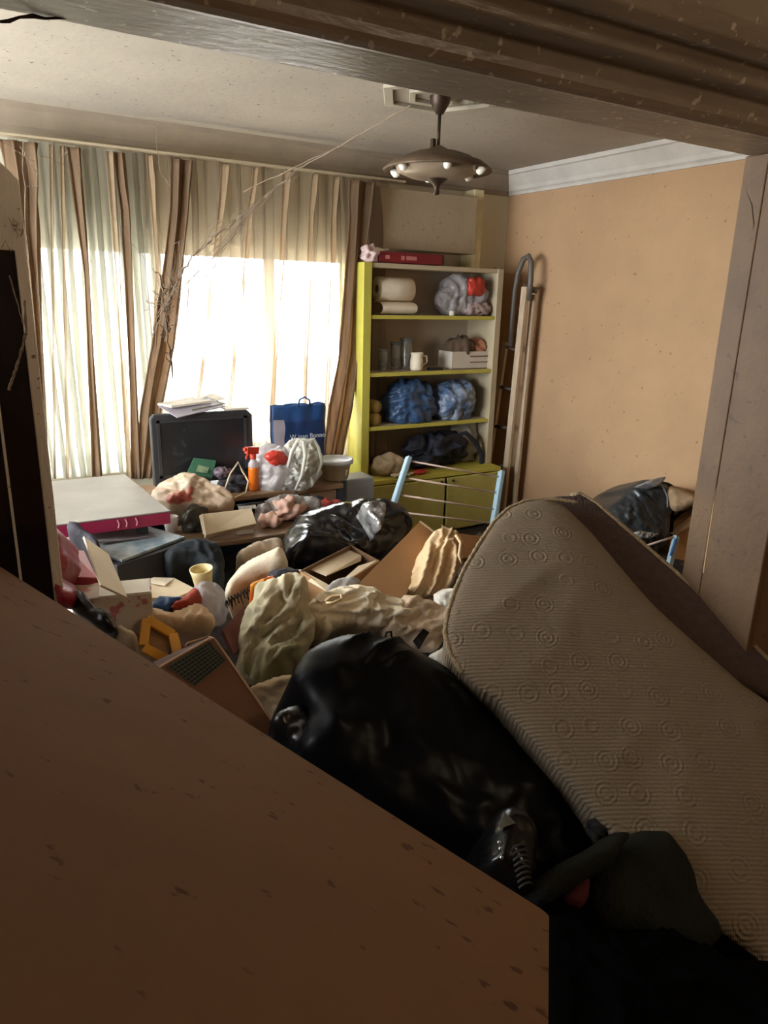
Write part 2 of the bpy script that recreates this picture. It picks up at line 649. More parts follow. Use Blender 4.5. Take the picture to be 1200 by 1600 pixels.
struct(MB().tube([at(1163, 270, X=JX-.006), at(1165, 292, X=JX-.009), at(1176, 320, X=JX-.009), at(1179, 350, X=JX-.009), at(1173, 385, X=JX-.009)], [.001, .003, .004, .004, .001], 6).build('trim_crack', m_dkcr))
m_bare = mat('bare_plaster_patch', (214, 200, 172), 0.9, 0.2, 12, 0.4)
pp = [at(x, y, X=JX-.010) for x, y in ((1168, 258), (1182, 252), (1196, 256), (1192, 275), (1188, 300), (1182, 322), (1174, 300), (1167, 285))]
struct(MB().add([p+Vector((.002, 0, 0)) for p in pp]+[p-Vector((.002, 0, 0)) for p in pp], [tuple(range(8)), tuple(range(8, 16))]+[(i, (i+1) % 8, 8+(i+1) % 8, 8+i) for i in range(8)]).build('trim_patch', m_bare))
# crown moulding, far and right
cp = [(0, 0), (0.012, 0), (0.016, .018), (0.03, .030), (0.036, .055), (0.058, .085), (0.075, .110), (0.085, .125), (0.10, .130), (0.105, .155), (0, .155)]
zc0 = ZC-.155
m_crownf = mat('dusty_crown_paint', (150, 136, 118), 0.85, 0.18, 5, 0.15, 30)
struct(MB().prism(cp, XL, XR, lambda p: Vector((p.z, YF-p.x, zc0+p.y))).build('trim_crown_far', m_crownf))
struct(MB().prism(cp, 1.375, YF, lambda p: Vector((XR-p.x, p.z, zc0+p.y))).build('trim_crown_right', m_crown))
# boxed-in beam over the bookcase and the pilaster beside it
m_beam = mat('beam_paint', (176, 160, 132), 0.85, 0.12, 3, 0.2, specks=(30, 0.68, (140, 124, 98)))
a, b = at(585, 290, Y=4.40), at(747, 303, Y=4.40)
c = at(660, 388, Y=4.40)
struct(MB().box2((2.47, 4.40, 1.965), (b.x, YF, a.z)).build('trim_beam', m_beam, bevel=.004))
m_pil = mat('pilaster_paint', (226, 214, 168), 0.8, 0.2, 8, 0.3)
struct(MB().box2((b.x+.002, 4.44, 1.87), (b.x+.085, YF, zc0)).build('trim_pilaster', m_pil, bevel=.004))
# stucco ornament on the ceiling round the lamp
def ring(name, R0, R1, cx, cy, rot):
    n = 6
    o, i_ = [], []
    for k in range(n):
        t = math.radians(rot+60*k)
        o.append((cx+R1*math.cos(t), cy+R1*math.sin(t)))
        i_.append((cx+R0*math.cos(t), cy+R0*math.sin(t)))
    mb = MB()
    for k in range(n):
        q = [o[k], o[(k+1) % n], i_[(k+1) % n], i_[k]]
        mb.prism(q, ZC-.018, ZC+.001)
    return struct(mb.build(name, m_orn, bevel=.003))
m_orn = mat('stucco_ornament', (176, 166, 146), 0.9, 0.1)
LX, LY = 2.125, 3.12
ring('trim_ceiling_ring', 0.26, 0.31, LX-.01, LY-.03, -2)
ring('trim_ceiling_ring_inner', 0.14, 0.175, LX-.01, LY-.03, -2)
# window
win = thing('window_1', None, None, (1.5, YF+.1, WIN_Z0))
win['kind'] = 'structure'
fr = MB()
for x in (WIN_X0+.03, 1.03, 1.15, 1.88, WIN_X1-.03):
    fr.box2((x-.03, YF+.07, WIN_Z0), (x+.03, YF+.13, WIN_Z1))
for z in (WIN_Z0+.03, WIN_Z1-.03):
    fr.box2((WIN_X0, YF+.07, z-.03), (WIN_X1, YF+.13, z+.03))
fr.build('window_frame', m_pvc, win, bevel=.004)
for xa, xb in ((WIN_X0+.06, 1.0), (1.18, 1.85), (1.91, WIN_X1-.06)):
    MB().box2((xa, YF+.097, WIN_Z0+.06), (xb, YF+.103, WIN_Z1-.06)).build('pane', m_glass, win)
MB().box2((WIN_X0-.06, YF-.10, WIN_Z0-.04), (WIN_X1+.06, YF+.02, WIN_Z0)).build('window_sill', m_cream, win, bevel=.004)
w2 = thing('added_window', None, None, (XL-.1, 3.15, W2_Z0))  # unseen window, added to let more daylight into the room
w2['kind'] = 'structure'
fr = MB()
for y in (W2_Y0+.03, (W2_Y0+W2_Y1)/2, W2_Y1-.03):
    fr.box2((XL-.11, y-.03, W2_Z0), (XL-.05, y+.03, W2_Z1))
for z in (W2_Z0+.03, W2_Z1-.03):
    fr.box2((XL-.11, W2_Y0, z-.03), (XL-.05, W2_Y1, z+.03))
fr.build('window_frame', m_pvc, w2, bevel=.004)
ym = (W2_Y0+W2_Y1)/2
for ya, yb in ((W2_Y0+.06, ym-.03), (ym+.03, W2_Y1-.06)):
    MB().box2((XL-.083, ya, W2_Z0+.06), (XL-.077, yb, W2_Z1-.06)).build('pane', m_glass, w2)
m_out = mat('pale_yard_paving', (176, 172, 162), 0.9, 0.2, 1.0)
struct(MB().box2((-14, YF+.5, -1.1), (18, 30, -1.0)).build('exterior_ground', m_out))
# pale house across the yard, seen through the left pane
m_house = mat('pale_house_render', (214, 214, 200), 0.9, 0.1, 1.0)
ha = MB().box2((-3.4, 8.4, -1.0), (1.55, 11, 6.2)).build('building', m_house)
tag(ha, 'pale rendered house wall outside beyond the left window pane', 'building')

# ------------------------------------------------------------------ the pile everything lies on
HP = [(0.3, 1.5, .2), (1.0, 1.0, .04), (1.6, .8, .04), (1.0, 1.4, .22), (1.5, 1.25, .34), (1.75, 1.5, .52), (1.6, 1.75, .56), (.3, 2.2, .40), (.5, 1.9, .38), (.8, 2.0, .42),
      (1.1, 2.1, .42), (1.4, 2.4, .42), (1.9, 2.2, .42), (.55, 2.7, .36), (1.0, 2.7, .30), (1.4, 2.9, .36), (2.2, 2.8, .28), (2.6, 2.2, .36),
      (3.1, 2.6, .36), (3, 1.7, .3), (3.3, 3.2, .08), (3, 3.7, .02), (2, 3.7, .02), (1.2, 3.5, .02), (.5, 3.6, .04), (-.5, 2, .3), (-.8, 3, .15), (2.4, 3.3, .12), (3.4, 4.2, .01), (.2, .8, .03)]


def H(x, y):
    s = t = 0
    for a, b, z in HP:
        d = ((x-a)**2+(y-b)**2+.004)**-1.6
        s += d
        t += d*z
    return t/s


m_heap = mat('mixed_rags', (70, 60, 52), 0.9, 0, 5, 0.6, 30, rgb2=(24, 22, 24), specks=(7, 0.62, (120, 104, 88)))
hm = MB()
nx, ny = 120, 100
for j in range(ny):
    for i in range(nx):
        x, y = -1.2+4.9*i/(nx-1), .55+3.65*j/(ny-1)
        if y < 1.4: x = min(x, 1.95)
        q = Vector((x*7, y*7, 1.3))
        d, _ = noise.voronoi(q+noise.noise_vector(q*.6)*.5)
        hm.v.append(Vector((x, y, max(.004, H(x, y)-.03+.045*(d[1]-d[0])+.03*noise.noise(q*.5)))))
for j in range(ny-1):
    for i in range(nx-1):
        hm.f.append((j*nx+i, j*nx+i+1, (j+1)*nx+i+1, (j+1)*nx+i))
ho_ = hm.build('clutter_heap', m_heap, smooth=True)
tag(ho_, 'heap of dark mixed rags and rubbish covering the floor under everything', 'rubbish', kind='stuff')


# ------------------------------------------------------------------ curtains
def cloth_mat(name, rgb, see, transl, rgb2=None, vs=3.0, stretch=(9, 9, .6)):
    M = mat(name, rgb, 0.9, 0.15, vs, rgb2=rgb2, stretch=stretch, transl=transl)
    nt = M.node_tree
    N, L = nt.nodes, nt.links
    out = N['Material Output']
    sh = out.inputs[0].links[0].from_socket
    tr = N.new('ShaderNodeBsdfTransparent')
    mx = N.new('ShaderNodeMixShader')
    mx.inputs[0].default_value = see
    L.new(sh, mx.inputs[1])
    L.new(tr.outputs[0], mx.inputs[2])
    L.new(mx.outputs[0], out.inputs[0])
    return M


m_sheer = cloth_mat('sheer_voile', (180, 166, 146), 0.48, 0.6)
m_net = cloth_mat('net_curtain', (200, 199, 186), 0.24, 0.5)
m_tan = cloth_mat('tan_drape_cloth', (170, 144, 114), 0.04, 0.62, rgb2=(140, 114, 88))
m_fold = cloth_mat('tan_voile_fold', (196, 172, 140), 0.38, 0.5)


def sheer(name, x0, x1, y, z0, z1, per, amp, seed, material, label, lean=0.0):
    def fn(u, v):
        x = x0+(x1-x0)*u
        z = z0+(z1-z0)*v
        th = 2*math.pi*(x/per + .55*noise.noise(Vector((x*3, z*.5, seed))) + .25*noise.noise(Vector((x*9, z*.4, seed+4))))
        k = .55+.45*noise.noise(Vector((x*2.2, z*.35, seed+8)))
        return Vector((x + lean*(1-v) + .35*per*k*math.sin(2*th), y + amp*k*math.sin(th) + .012*noise.noise(Vector((x*6, z*2, seed))), z))
    nu = int((x1-x0)/per*14)
    o = MB().grid(fn, nu, 40).build(name, material, smooth=True)
    return tag(o, label, 'curtain')


sheer('sheer_curtain', 0.16, 1.12, 4.44, 0.60, 2.378, .105, .010, 3, m_net, 'greyish white net curtain hanging over the left window pane')
sheer('sheer_curtain', 1.02, 2.62, 4.40, 0.50, 2.376, .15, .028, 11, m_sheer, 'cream sheer curtain glowing in front of the wide right window panes')


tag(MB().box2((-.1, 4.345, 2.374), (2.72, 4.41, 2.386)).build('curtain_rail', m_beam, bevel=.003), 'slim curtain rail under the cornice above the window', 'curtain rail')


def drape(pts, Y, folds, seed, label, material=None):
    """pts: (x, y, width) in the photo's pixels down the drape"""
    P = []
    for x, y, wd_ in pts:
        c_ = at(x, y, Y=Y)
        e = at(x+wd_/2, y, Y=Y)
        P.append((c_, (e-c_).length))
    def fn(u, v):
        t = (1-v)*(len(P)-1)
        i = min(int(t), len(P)-2)
        k = t-i
        c_ = P[i][0].lerp(P[i+1][0], k)
        hw = P[i][1]*(1-k)+P[i+1][1]*k
        th = 2*math.pi*folds*u + 1.2*noise.noise(Vector((u*2, v*3, seed)))
        return Vector((c_.x + hw*(2*u-1) + hw*.18*math.sin(2*th), c_.y + .022*math.sin(th)+.01*noise.noise(Vector((u*4, v*6, seed))), c_.z + .0*u))
    o = MB().grid(fn, int(10*folds)+6, 44).build('drape', material or m_tan, smooth=True, solid=.0015)
    return tag(o, label, 'curtain', 'tan drapes over the window')


drape([(28, 220, 62), (36, 300, 50), (50, 420, 24), (60, 560, 16), (70, 748, 14)], 4.35, 2, 1, 'wide dark tan drape in the far corner behind the dark glass door')
drape([(115, 230, 22), (122, 300, 18), (136, 430, 8), (142, 560, 9), (152, 745, 16)], 4.36, 1, 2, 'thin tan drape twisted to a cord halfway down the left pane')
drape([(186, 238, 18), (196, 330, 15), (203, 480, 12), (208, 600, 11), (213, 748, 16)], 4.36, 1, 3, 'narrow straight tan drape just left of the leaning one')
drape([(284, 249, 34), (280, 330, 30), (268, 440, 30), (255, 540, 36), (236, 640, 34), (224, 748, 26)], 4.35, 2, 4, 'tan drape leaning inward above the black television')
drape([(492, 272, 10), (487, 340, 8), (484, 400, 5), (478, 560, 3), (474, 700, 3)], 4.36, 1, 6, 'thin tan fold high at the right of the window', m_fold)
drape([(566, 283, 40), (562, 340, 34), (552, 450, 28), (545, 560, 32), (532, 640, 38), (520, 712, 32)], 4.32, 2, 5, 'brown drape gathered beside the yellow bookcase')
drape([(526, 276, 12), (522, 340, 10), (519, 440, 6), (514, 560, 3), (508, 690, 3)], 4.36, 1, 7, 'thin tan fold beside the brown gathered drape', m_fold)
drape([(400, 262, 9), (392, 320, 8), (384, 420, 4), (372, 500, 3), (352, 700, 3)], 4.36, 1, 8, 'thin tan fold in the middle of the window', m_fold)
drape([(352, 257, 14), (345, 330, 9), (330, 450, 4), (318, 560, 3), (300, 700, 3)], 4.36, 1, 9, 'thin tan fold above the television, right of the leaning drape', m_fold)
drape([(448, 268, 16), (444, 330, 10), (440, 420, 4), (432, 520, 4), (424, 660, 5)], 4.36, 1, 10, 'long thin tan fold above the orange spray bottle', m_fold)

drape([(80, 226, 7), (82, 400, 4), (86, 748, 3)], 4.37, 1, 12, 'thin tan fold nearest the dark glass door on the left pane', m_fold)
drape([(97, 228, 8), (100, 400, 4), (106, 748, 4)], 4.37, 1, 13, 'second thin tan fold from the dark glass door', m_fold)
drape([(172, 236, 14), (184, 420, 9), (192, 560, 7), (202, 748, 8)], 4.37, 1, 14, 'golden tan fold left of the narrow straight drape', m_fold)
drape([(234, 243, 12), (240, 330, 7), (246, 420, 4), (240, 560, 3)], 4.37, 1, 15, 'thin tan fold just left of the leaning drape', m_fold)

# ------------------------------------------------------------------ hanging lamp
m_lampm = mat('dusty_bronze', (112, 92, 72), 0.5, 0.3, 14, 0.3, metal=0.4)
m_rod = mat('dark_rod_metal', (70, 54, 42), 0.45, 0.2, metal=0.5)
m_dish = mat('lamp_dish_glass', (150, 132, 110), 0.3, 0.2, 10)
m_bulb = mat('frosted_bulb', (250, 244, 228), 0.25)
zd = at(688, 262, Y=LY).z
lp = thing('pendant_lamp', 'bronze saucer pendant lamp on a thin rod under the ceiling', 'lamp', (LX, LY, zd))
MB().lathe([(.0, ZC-.075), (.018, ZC-.075), (.045, ZC-.03), (.05, ZC-.001)], (LX, LY, 0), 20).build('ceiling_cap', m_rod, lp, smooth=True)
MB().tube([(LX, LY, zd+.04), (LX, LY, ZC-.06)], .008).build('rod', m_rod, lp, smooth=True)
MB().lathe([(.012, zd+.095), (.06, zd+.072), (.11, zd+.062), (.16, zd+.045), (.185, zd+.03), (.215, zd+.022), (.262, zd-.012), (.258, zd-.02), (.21, zd+.008), (.0, zd+.02)], (LX, LY, 0), 40).build('saucer', m_lampm, lp, smooth=True)
MB().lathe([(.205, zd+.006), (.19, zd-.022), (.13, zd-.045), (.07, zd-.052), (.0, zd-.052)], (LX, LY, 0), 36).build('glass_dish', m_dish, lp, smooth=True)
MB().lathe([(.055, zd-.05), (.04, zd-.062), (.02, zd-.075), (.013, zd-.09), (.015, zd-.12), (.0, zd-.125)], (LX, LY, 0), 18).build('finial', m_rod, lp, smooth=True)
MB().box((LX-.03, LY, zd+.1), (.022, .02, .04)).build('switch_box', m_rod, lp, bevel=.004)
for k in range(6):
    t = math.radians(k*60+8)
    rr = .215
    c_ = Vector((LX+rr*math.cos(t), LY+rr*math.sin(t), zd-.018))
    MB().lathe([(.0, -.026), (.014, -.02), (.02, -.004), (.016, .012), (.009, .024), (.0, .026)], c_, 14, rotm(0, 60, k*60+8)).build('bulb', m_bulb, lp, smooth=True)

# ------------------------------------------------------------------ bookcase
m_yel = mat('yellow_green_board', (198, 190, 84), 0.45, 0.10, 8)
m_oliv = mat('olive_yellow_door', (206, 198, 112), 0.5, 0.2, 4)
m_bcin = mat('bookcase_inner', (196, 182, 160), 0.7, 0.15, 3)
m_bcr = mat('bookcase_pale_edge', (190, 176, 146), 0.6, 0.15, 4)
BX0, BX1, BY0, BY1, BZ = at(569, 412, Y=4.22).x, at(788, 420, Y=4.22).x, 4.22, 4.55, at(700, 416, Y=4.22).z
cab_z = .455
bc = thing('bookcase', 'tall open bookcase with yellow edges and yellow doors below', 'bookcase', ((BX0+BX1)/2, 4.4, 0))
MB().box2((BX0, BY0, cab_z), (BX0+.06, BY1, BZ)).build('side_panel', m_yel, bc, bevel=.003)
MB().box2((BX1-.05, BY0, cab_z), (BX1, BY1, BZ)).build('side_panel', m_bcr, bc, bevel=.003)
MB().box2((BX0+.06, BY0+.01, BZ-.03), (BX1-.05, BY1, BZ)).build('top_board', m_bcr, bc, bevel=.003)
MB().box2((BX0, BY1, 0), (BX1, BY1+.012, BZ)).build('back_board', m_bcin, bc)
SZ = []
for px, py in ((660, 493), (670, 580), (670, 661)):
    z = at(px, py, Y=BY0+.01).z
    SZ.append(z)
    s_ = MB().box2((BX0+.06, BY0+.03, z-.024), (BX1-.05, BY1, z)).build('shelf', m_bcin, bc)
    MB().box2((BX0+.06, BY0+.008, z-.026), (BX1-.05, BY0+.031, z)).build('edge_strip', m_yel, s_, bevel=.002)
CY = 4.08
MB().box2((BX0-.02, CY+.02, cab_z-.03), (BX1, BY1, cab_z)).build('cabinet_top', m_yel, bc, bevel=.003)
MB().box2((BX0-.02, CY+.02, 0), (BX0+.01, BY1, cab_z-.03)).box2((BX1-.03, CY+.02, 0), (BX1, BY1, cab_z-.03)).box2((BX0, CY+.05, 0), (BX1, BY1, .05)).build('cabinet_body', m_oliv, bc)
xm = at(696, 790, Y=CY).x
MB().box2((BX0-.02, CY, .03), (xm-.012, CY+.02, cab_z-.035)).build('door', m_oliv, bc, bevel=.003)
MB().box2((xm+.012, CY, .03), (BX1, CY+.02, cab_z-.035)).build('door', m_oliv, bc, bevel=.003)
for s in (-1, 1):
    d_ = [o for o in bc.children if o.name.startswith('door')][0 if s < 0 else 1]
    MB().lathe([(.0, -.02), (.010, -.018), (.010, -.008), (.005, 0)], (xm+s*.05, CY, .40), 12, rotm(-90, 0, 0)).build('knob', m_rod, d_, smooth=True)

# on top of it
m_red = mat('dark_red_card', (128, 28, 38), 0.5, 0.2, 10)
m_redp = mat('pale_red_print', (196, 120, 112), 0.6, 0.1)
m_redend = mat('red_box_end', (92, 64, 54), 0.6, 0.3)
p = at(630, 398, Y=4.30)
x0, x1 = at(588, 398, Y=4.28).x, at(687, 400, Y=4.28).x
rb = thing('red_box', 'flat dark red box lying on top of the bookcase', 'box', ((x0+x1)/2, 4.33, BZ))
MB().box2((x0, 4.245, BZ+.005), (x1, 4.42, BZ+.072)).build('body', m_red, rb, bevel=.004)
MB().box2((x1+.001, 4.25, BZ+.006), (x1+.02, 4.415, BZ+.070)).build('end_cap', m_redend, rb, bevel=.003)
for a, b_ in ((.34, .39), (.42, .58), (.10, .16)):
    MB().box2((x0+(x1-x0)*a, 4.242, BZ+.026), (x0+(x1-x0)*b_, 4.2455, BZ+.05)).build('label_print', m_redp, rb)
m_pinkw = mat('pinkish_white_cloth', (214, 188, 184), 0.9, 0.15, 10)
p = at(575, 400, Y=4.27)
tag(blob('white_rag', (p.x+.02, 4.28, BZ+.05), (.06, .05, .055), m_pinkw, 4, .03, 14, sub=4, plastic=False, flat=.045), 'small pinkish white rag on the left end of the bookcase top', 'rag')

# on the shelves (SZ[0] top ... SZ[2], then the cabinet top)
m_roll = mat('cream_paper', (234, 222, 198), 0.85, 0.12, 9, 0.3, 30)
m_core = mat('roll_core', (150, 128, 100), 0.9)
def xs(px, py, Y): return at(px, py, Y=Y).x
R90 = Matrix.Rotation(math.radians(90), 3, 'Y')
xa, xb = xs(588, 465, 4.34), xs(640, 465, 4.34)
rl = thing('paper_roll', 'cream paper roll lying on its side on the top shelf', 'roll', ((xa+xb)/2, 4.34, SZ[0]+.10))
MB().lathe([(.028, 0), (.075, 0), (.078, .004), (.078, xb-xa-.004), (.075, xb-xa), (.028, xb-xa), (.028, 0)], (xa, 4.34, SZ[0]+.165), 28, R90).build('paper', m_roll, rl, smooth=True)
MB().lathe([(.027, .004), (.027, xb-xa-.004), (.0, xb-xa-.01)], (xa, 4.34, SZ[0]+.165), 16, R90).build('core', m_core, rl, smooth=True)
tag(MB().grid(lambda u, v: Vector((xa-.005+(xb-xa+.01)*u, 4.34+.1*math.cos(2*math.pi*v), SZ[0]+.044+.042*math.sin(2*math.pi*v)+.004*noise.noise(Vector((u*9, v*9, 2))))), 20, 25).build('paper_packet', m_roll, smooth=True), 'flattened cream packet under the paper roll on the top shelf', 'packet')
m_clear = mat('cloudy_clear_plastic', (206, 200, 200), 0.25, 0.15, 8, 0.5, 30, spec=0.7, alpha=0.7, transl=0.3)
xa, xb = xs(684, 460, 4.36), xs(768, 460, 4.36)
tag(blob('clear_bag', ((xa+xb)/2-.04, 4.37, SZ[0]+.125), ((xb-xa)*.40, .1, .12), m_clear, 3, .05, 11, plastic=True, flat=.115), 'clear crumpled plastic bag on the right of the top shelf', 'bag')
m_redpk = mat('red_packet_foil', (196, 60, 46), 0.4, 0.3, 14)
p = at(742, 448, Y=4.27)
tag(blob('red_packet', (p.x, 4.265, SZ[0]+.20), (.06, .02, .05), m_redpk, 5, .015, 16, sub=4, boxy=.6), 'shiny red packet poking out of the clear bag on the top shelf', 'packet')
m_lil = mat('lilac_cloth', (180, 160, 156), 0.9, 0.15, 10, 0.3)
tag(blob('lilac_cloth', (xs(745, 485, 4.29), 4.295, SZ[0]+.045), (.13, .055, .048), m_lil, 6, .025, 12, sub=4, plastic=False, flat=.042), 'folded lilac cloth in front of the clear bag on the top shelf', 'cloth')
m_white = mat('off_white_plastic', (226, 220, 206), 0.45, 0.1)
tag(MB().lathe([(.0, 0), (.018, 0), (.02, .006), (.018, .03), (.012, .036), (.0, .036)], (xs(706, 490, 4.26), 4.26, SZ[0]), 16).build('bottle_cap', m_white, smooth=True), 'small round white cap on the edge of the top shelf', 'cap')
m_vase = mat('thin_glass', (225, 228, 222), 0.05, 0, trans=0.85)
for px, h, r, y, lb in ((598, .15, .035, 4.32, 'short clear glass at the left end of the second shelf'), (617, .19, .036, 4.38, 'medium clear glass between two others on the second shelf'), (634, .215, .045, 4.40, 'tall clear glass vase behind the cream jug')):
    o = MB().lathe([(.0, .004), (r*.8, .004), (r*.75, .02), (r, h*.6), (r*.9, h*.8), (r*1.1, h), (r*1.02, h), (r*.84, h*.8), (r*.93, h*.6), (r*.68, .026), (.0, .02)], (xs(px, 570, y), y, SZ[1]), 20).build('glass', m_vase, smooth=True)
    tag(o, lb, 'glass', 'glassware on the second shelf')
jx = xs(651, 567, 4.29)
jg = thing('jug', 'small cream jug with a handle on the second shelf', 'jug', (jx, 4.29, SZ[1]))
MB().lathe([(.0, .003), (.04, .003), (.045, .02), (.046, .07), (.04, .10), (.045, .125), (.041, .125), (.036, .10), (.04, .07), (.04, .02), (.0, .015)], (jx, 4.29, SZ[1]), 20).build('body', m_roll, jg, smooth=True)
MB().tube([(jx+.04, 4.28, SZ[1]+.10), (jx+.07, 4.275, SZ[1]+.10), (jx+.075, 4.275, SZ[1]+.06), (jx+.045, 4.28, SZ[1]+.035)], .007, 8).build('handle', m_roll, jg, smooth=True)
m_dark = mat('black_plastic', (26, 26, 28), 0.4, 0.2)
tag(MB().box((xs(680, 577, 4.28), 4.28, SZ[1]+.01), (.11, .05, .02)).build('remote_control', m_dark, bevel=.005), 'thin black remote lying mid-shelf between the jug and white box', 'remote')
xa, xb = xs(704, 563, 4.30), xs(768, 563, 4.30)
m_card_w = mat('white_card', (214, 206, 192), 0.7, 0.12, 8)
wb = thing('white_carton', 'small white carton full of oddments on the second shelf', 'carton', ((xa+xb)/2, 4.36, SZ[1]))
MB().box2((xa, 4.28, SZ[1]+.002), (xb, 4.283, SZ[1]+.125)).box2((xa, 4.45, SZ[1]+.002), (xb, 4.453, SZ[1]+.125)).box2((xa, 4.28, SZ[1]+.002), (xa+.003, 4.453, SZ[1]+.125)).box2((xb-.003, 4.28, SZ[1]+.002), (xb, 4.453, SZ[1]+.125)).box2((xa, 4.28, SZ[1]+.002), (xb, 4.453, SZ[1]+.006)).build('body', m_card_w, wb)
MB().box2((xa+.16, 4.277, SZ[1]+.085), (xb-.05, 4.2802, SZ[1]+.095)).box2((xa+.16, 4.277, SZ[1]+.045), (xb-.02, 4.2802, SZ[1]+.052)).build('printed_lines', mat('brown_print', (120, 92, 76), .8), wb)
m_brn = mat('brown_cloth', (104, 84, 66), 0.9, 0.3, 12, 0.3)
m_org = mat('peach_cloth', (186, 128, 98), 0.9, 0.2, 12, 0.3)
tag(blob('brown_bundle', ((xa+xb)/2-.06, 4.365, SZ[1]+.14), (.11, .075, .075), m_brn, 8, .03, 12, sub=4, plastic=False), 'dark brown bundle stuffed in the left of the white carton', 'bundle')
tag(blob('peach_bundle', ((xa+xb)/2+.09, 4.355, SZ[1]+.145), (.085, .065, .07), m_org, 9, .03, 12, sub=4, plastic=False), 'peach coloured bundle stuffed in the right of the white carton', 'bundle')
m_blue = mat('blue_plastic', (62, 92, 132), 0.35, 0.3, 8, 0.5, 26, spec=.6)
m_bluew = mat('pale_blue_white_plastic', (156, 168, 186), 0.35, 0, 12, 0.5, 26, rgb2=(70, 100, 140), spec=.6)
tag(blob('blue_bag', (xs(640, 632, 4.35), 4.36, SZ[2]+.13), (.18, .115, .14), m_blue, 2, .06, 9, boxy=.8, flat=.125), 'large blue plastic bag on the third shelf', 'bag')
tag(blob('patterned_bag', (xs(706, 632, 4.36), 4.355, SZ[2]+.115), (.145, .11, .125), m_bluew, 12, .055, 10, boxy=.8, flat=.11), 'pale blue and white plastic bag beside the blue one', 'bag')
m_ylr = mat('mustard_cloth', (168, 142, 76), 0.9, 0.15, 12)
for k, zz in enumerate((.045, .132)):
    tag(MB().lathe([(.0, -.01), (.02, -.006), (.044, .002), (.044, .20), (.0, .205)], (xs(588, 640, 4.25)+.006, 4.26, SZ[2]+zz), 18, rotm(-90, 0, 0)).build('mustard_roll', m_ylr, smooth=True),
        ('mustard cloth roll lying at the bottom left of the third shelf', 'mustard cloth roll resting on top of another on the third shelf')[k], 'roll', 'mustard rolls on the third shelf')
m_navy = mat('navy_cloth', (30, 34, 48), 0.7, 0.3, 6, 0.4, 24)
tag(blob('navy_bundle', (xs(682, 715, 4.30), 4.315, cab_z+.12), (.26, .12, .145), m_navy, 14, .05, 8, plastic=False, flat=.112), 'big dark navy bundle of cloth behind the drying rack', 'bundle')
m_grw = mat('greyish_white_cloth', (176, 172, 156), 0.9, 0.2, 8, 0.4)
tag(blob('pale_bundle', (xs(728, 705, 4.36), 4.38, cab_z+.15), (.12, .09, .155), m_grw, 15, .04, 8, sub=4, plastic=False, flat=.14), 'greyish white cloth bundle at the right behind the navy bundle', 'bundle')
tag(MB().tube([at(715, 680, Y=4.27), at(728, 676, Y=4.25), at(742, 690, Y=4.235), at(752, 708, Y=4.235), at(752, 730, Y=4.235), at(745, 742, Y=4.235)], [.012, .016, .018, .016, .015, .013], 10).build('black_strap', m_navy, smooth=True), 'thick black strap hanging over the pale cloth bundle', 'strap')
m_beige = mat('beige_cloth', (196, 176, 146), 0.9, 0.2, 8, 0.35, 40)
tag(blob('beige_bundle', (xs(608, 728, 4.24), 4.25, cab_z+.065), (.12, .09, .07), m_beige, 16, .035, 10, sub=4, plastic=False, flat=.06), 'beige crumpled bundle at the left end of the lowest shelf', 'bundle')
tag(blob('red_rag', (xs(655, 744, 4.15), 4.15, cab_z+.016), (.06, .03, .014), m_redpk, 17, .01, 18, sub=4, plastic=False), 'small red rag on the yellow cabinet ledge behind the drying rack', 'rag')
tag(blob('white_rag', (xs(628, 748, 4.14), 4.14, cab_z+.014), (.09, .03, .012), m_white, 18, .012, 18, sub=4, plastic=False), 'thin white rag on the yellow cabinet ledge beside the rack post', 'rag')

# ------------------------------------------------------------------ stepladder against the right wall
m_wood = mat('pale_wood_rail', (202, 180, 152), 0.7, 0.25, 10, 0.3, stretch=(4, 4, .6))
m_grey = mat('grey_ladder_metal', (112, 106, 98), 0.5, 0.25, 9, metal=.3)
m_rung = mat('dark_rung', (62, 50, 42), 0.6, 0.2)
lx = 3.60
ld = thing('stepladder', 'folded stepladder with a grey hoop standing between bookcase and peach wall', 'ladder', (3.62, 4.2, 0))
def bar(mb, a, b, w_, t_):
    d = (Vector(b)-Vector(a))
    R = frame_from(d, (1, 0, 0))
    mb.box((Vector(a)+Vector(b))/2, (t_, w_, d.length), R)
    return mb
pB0, pB1 = at(790, 535, X=lx), at(754, 790, X=lx)
pC0, pC1 = at(821, 448, X=lx), at(783, 812, X=lx)
pD0, pD1 = at(834, 460, X=lx+.08), at(801, 812, X=lx+.08)
pB1.z = max(pB1.z, .02)
bar(MB(), pB0, pB1, .045, .025).build('rail', m_wood, ld, bevel=.003)
bar(MB(), pC0, pC1, .055, .028).build('rail', m_wood, ld, bevel=.003)
bar(MB(), pD0, Vector((pD1.x, pD1.y, .01)), .042, .025).build('rear_leg', m_wood, ld, bevel=.003)
for k, y in enumerate((541, 600, 660, 722)):
    tB = (y-535)/(790-535); tC = (y-448)/(812-448)
    MB().tube([pB0.lerp(pB1, max(tB, .02)), pC0.lerp(pC1, tC)], .013, 10).build('rung', m_rung, ld, smooth=True)
hpz = [at(x, y, X=lx+.02) for x, y in ((797, 545), (800, 500), (804, 455), (810, 425), (818, 405), (826, 400), (830, 410), (829, 440), (826, 470))]
MB().tube(hpz, .02, 10).build('hoop', m_grey, ld, smooth=True)
MB().tube([at(818, 448, X=lx+.02), at(840, 455, X=lx+.09)], .022, 10).build('hinge', m_grey, ld, smooth=True)

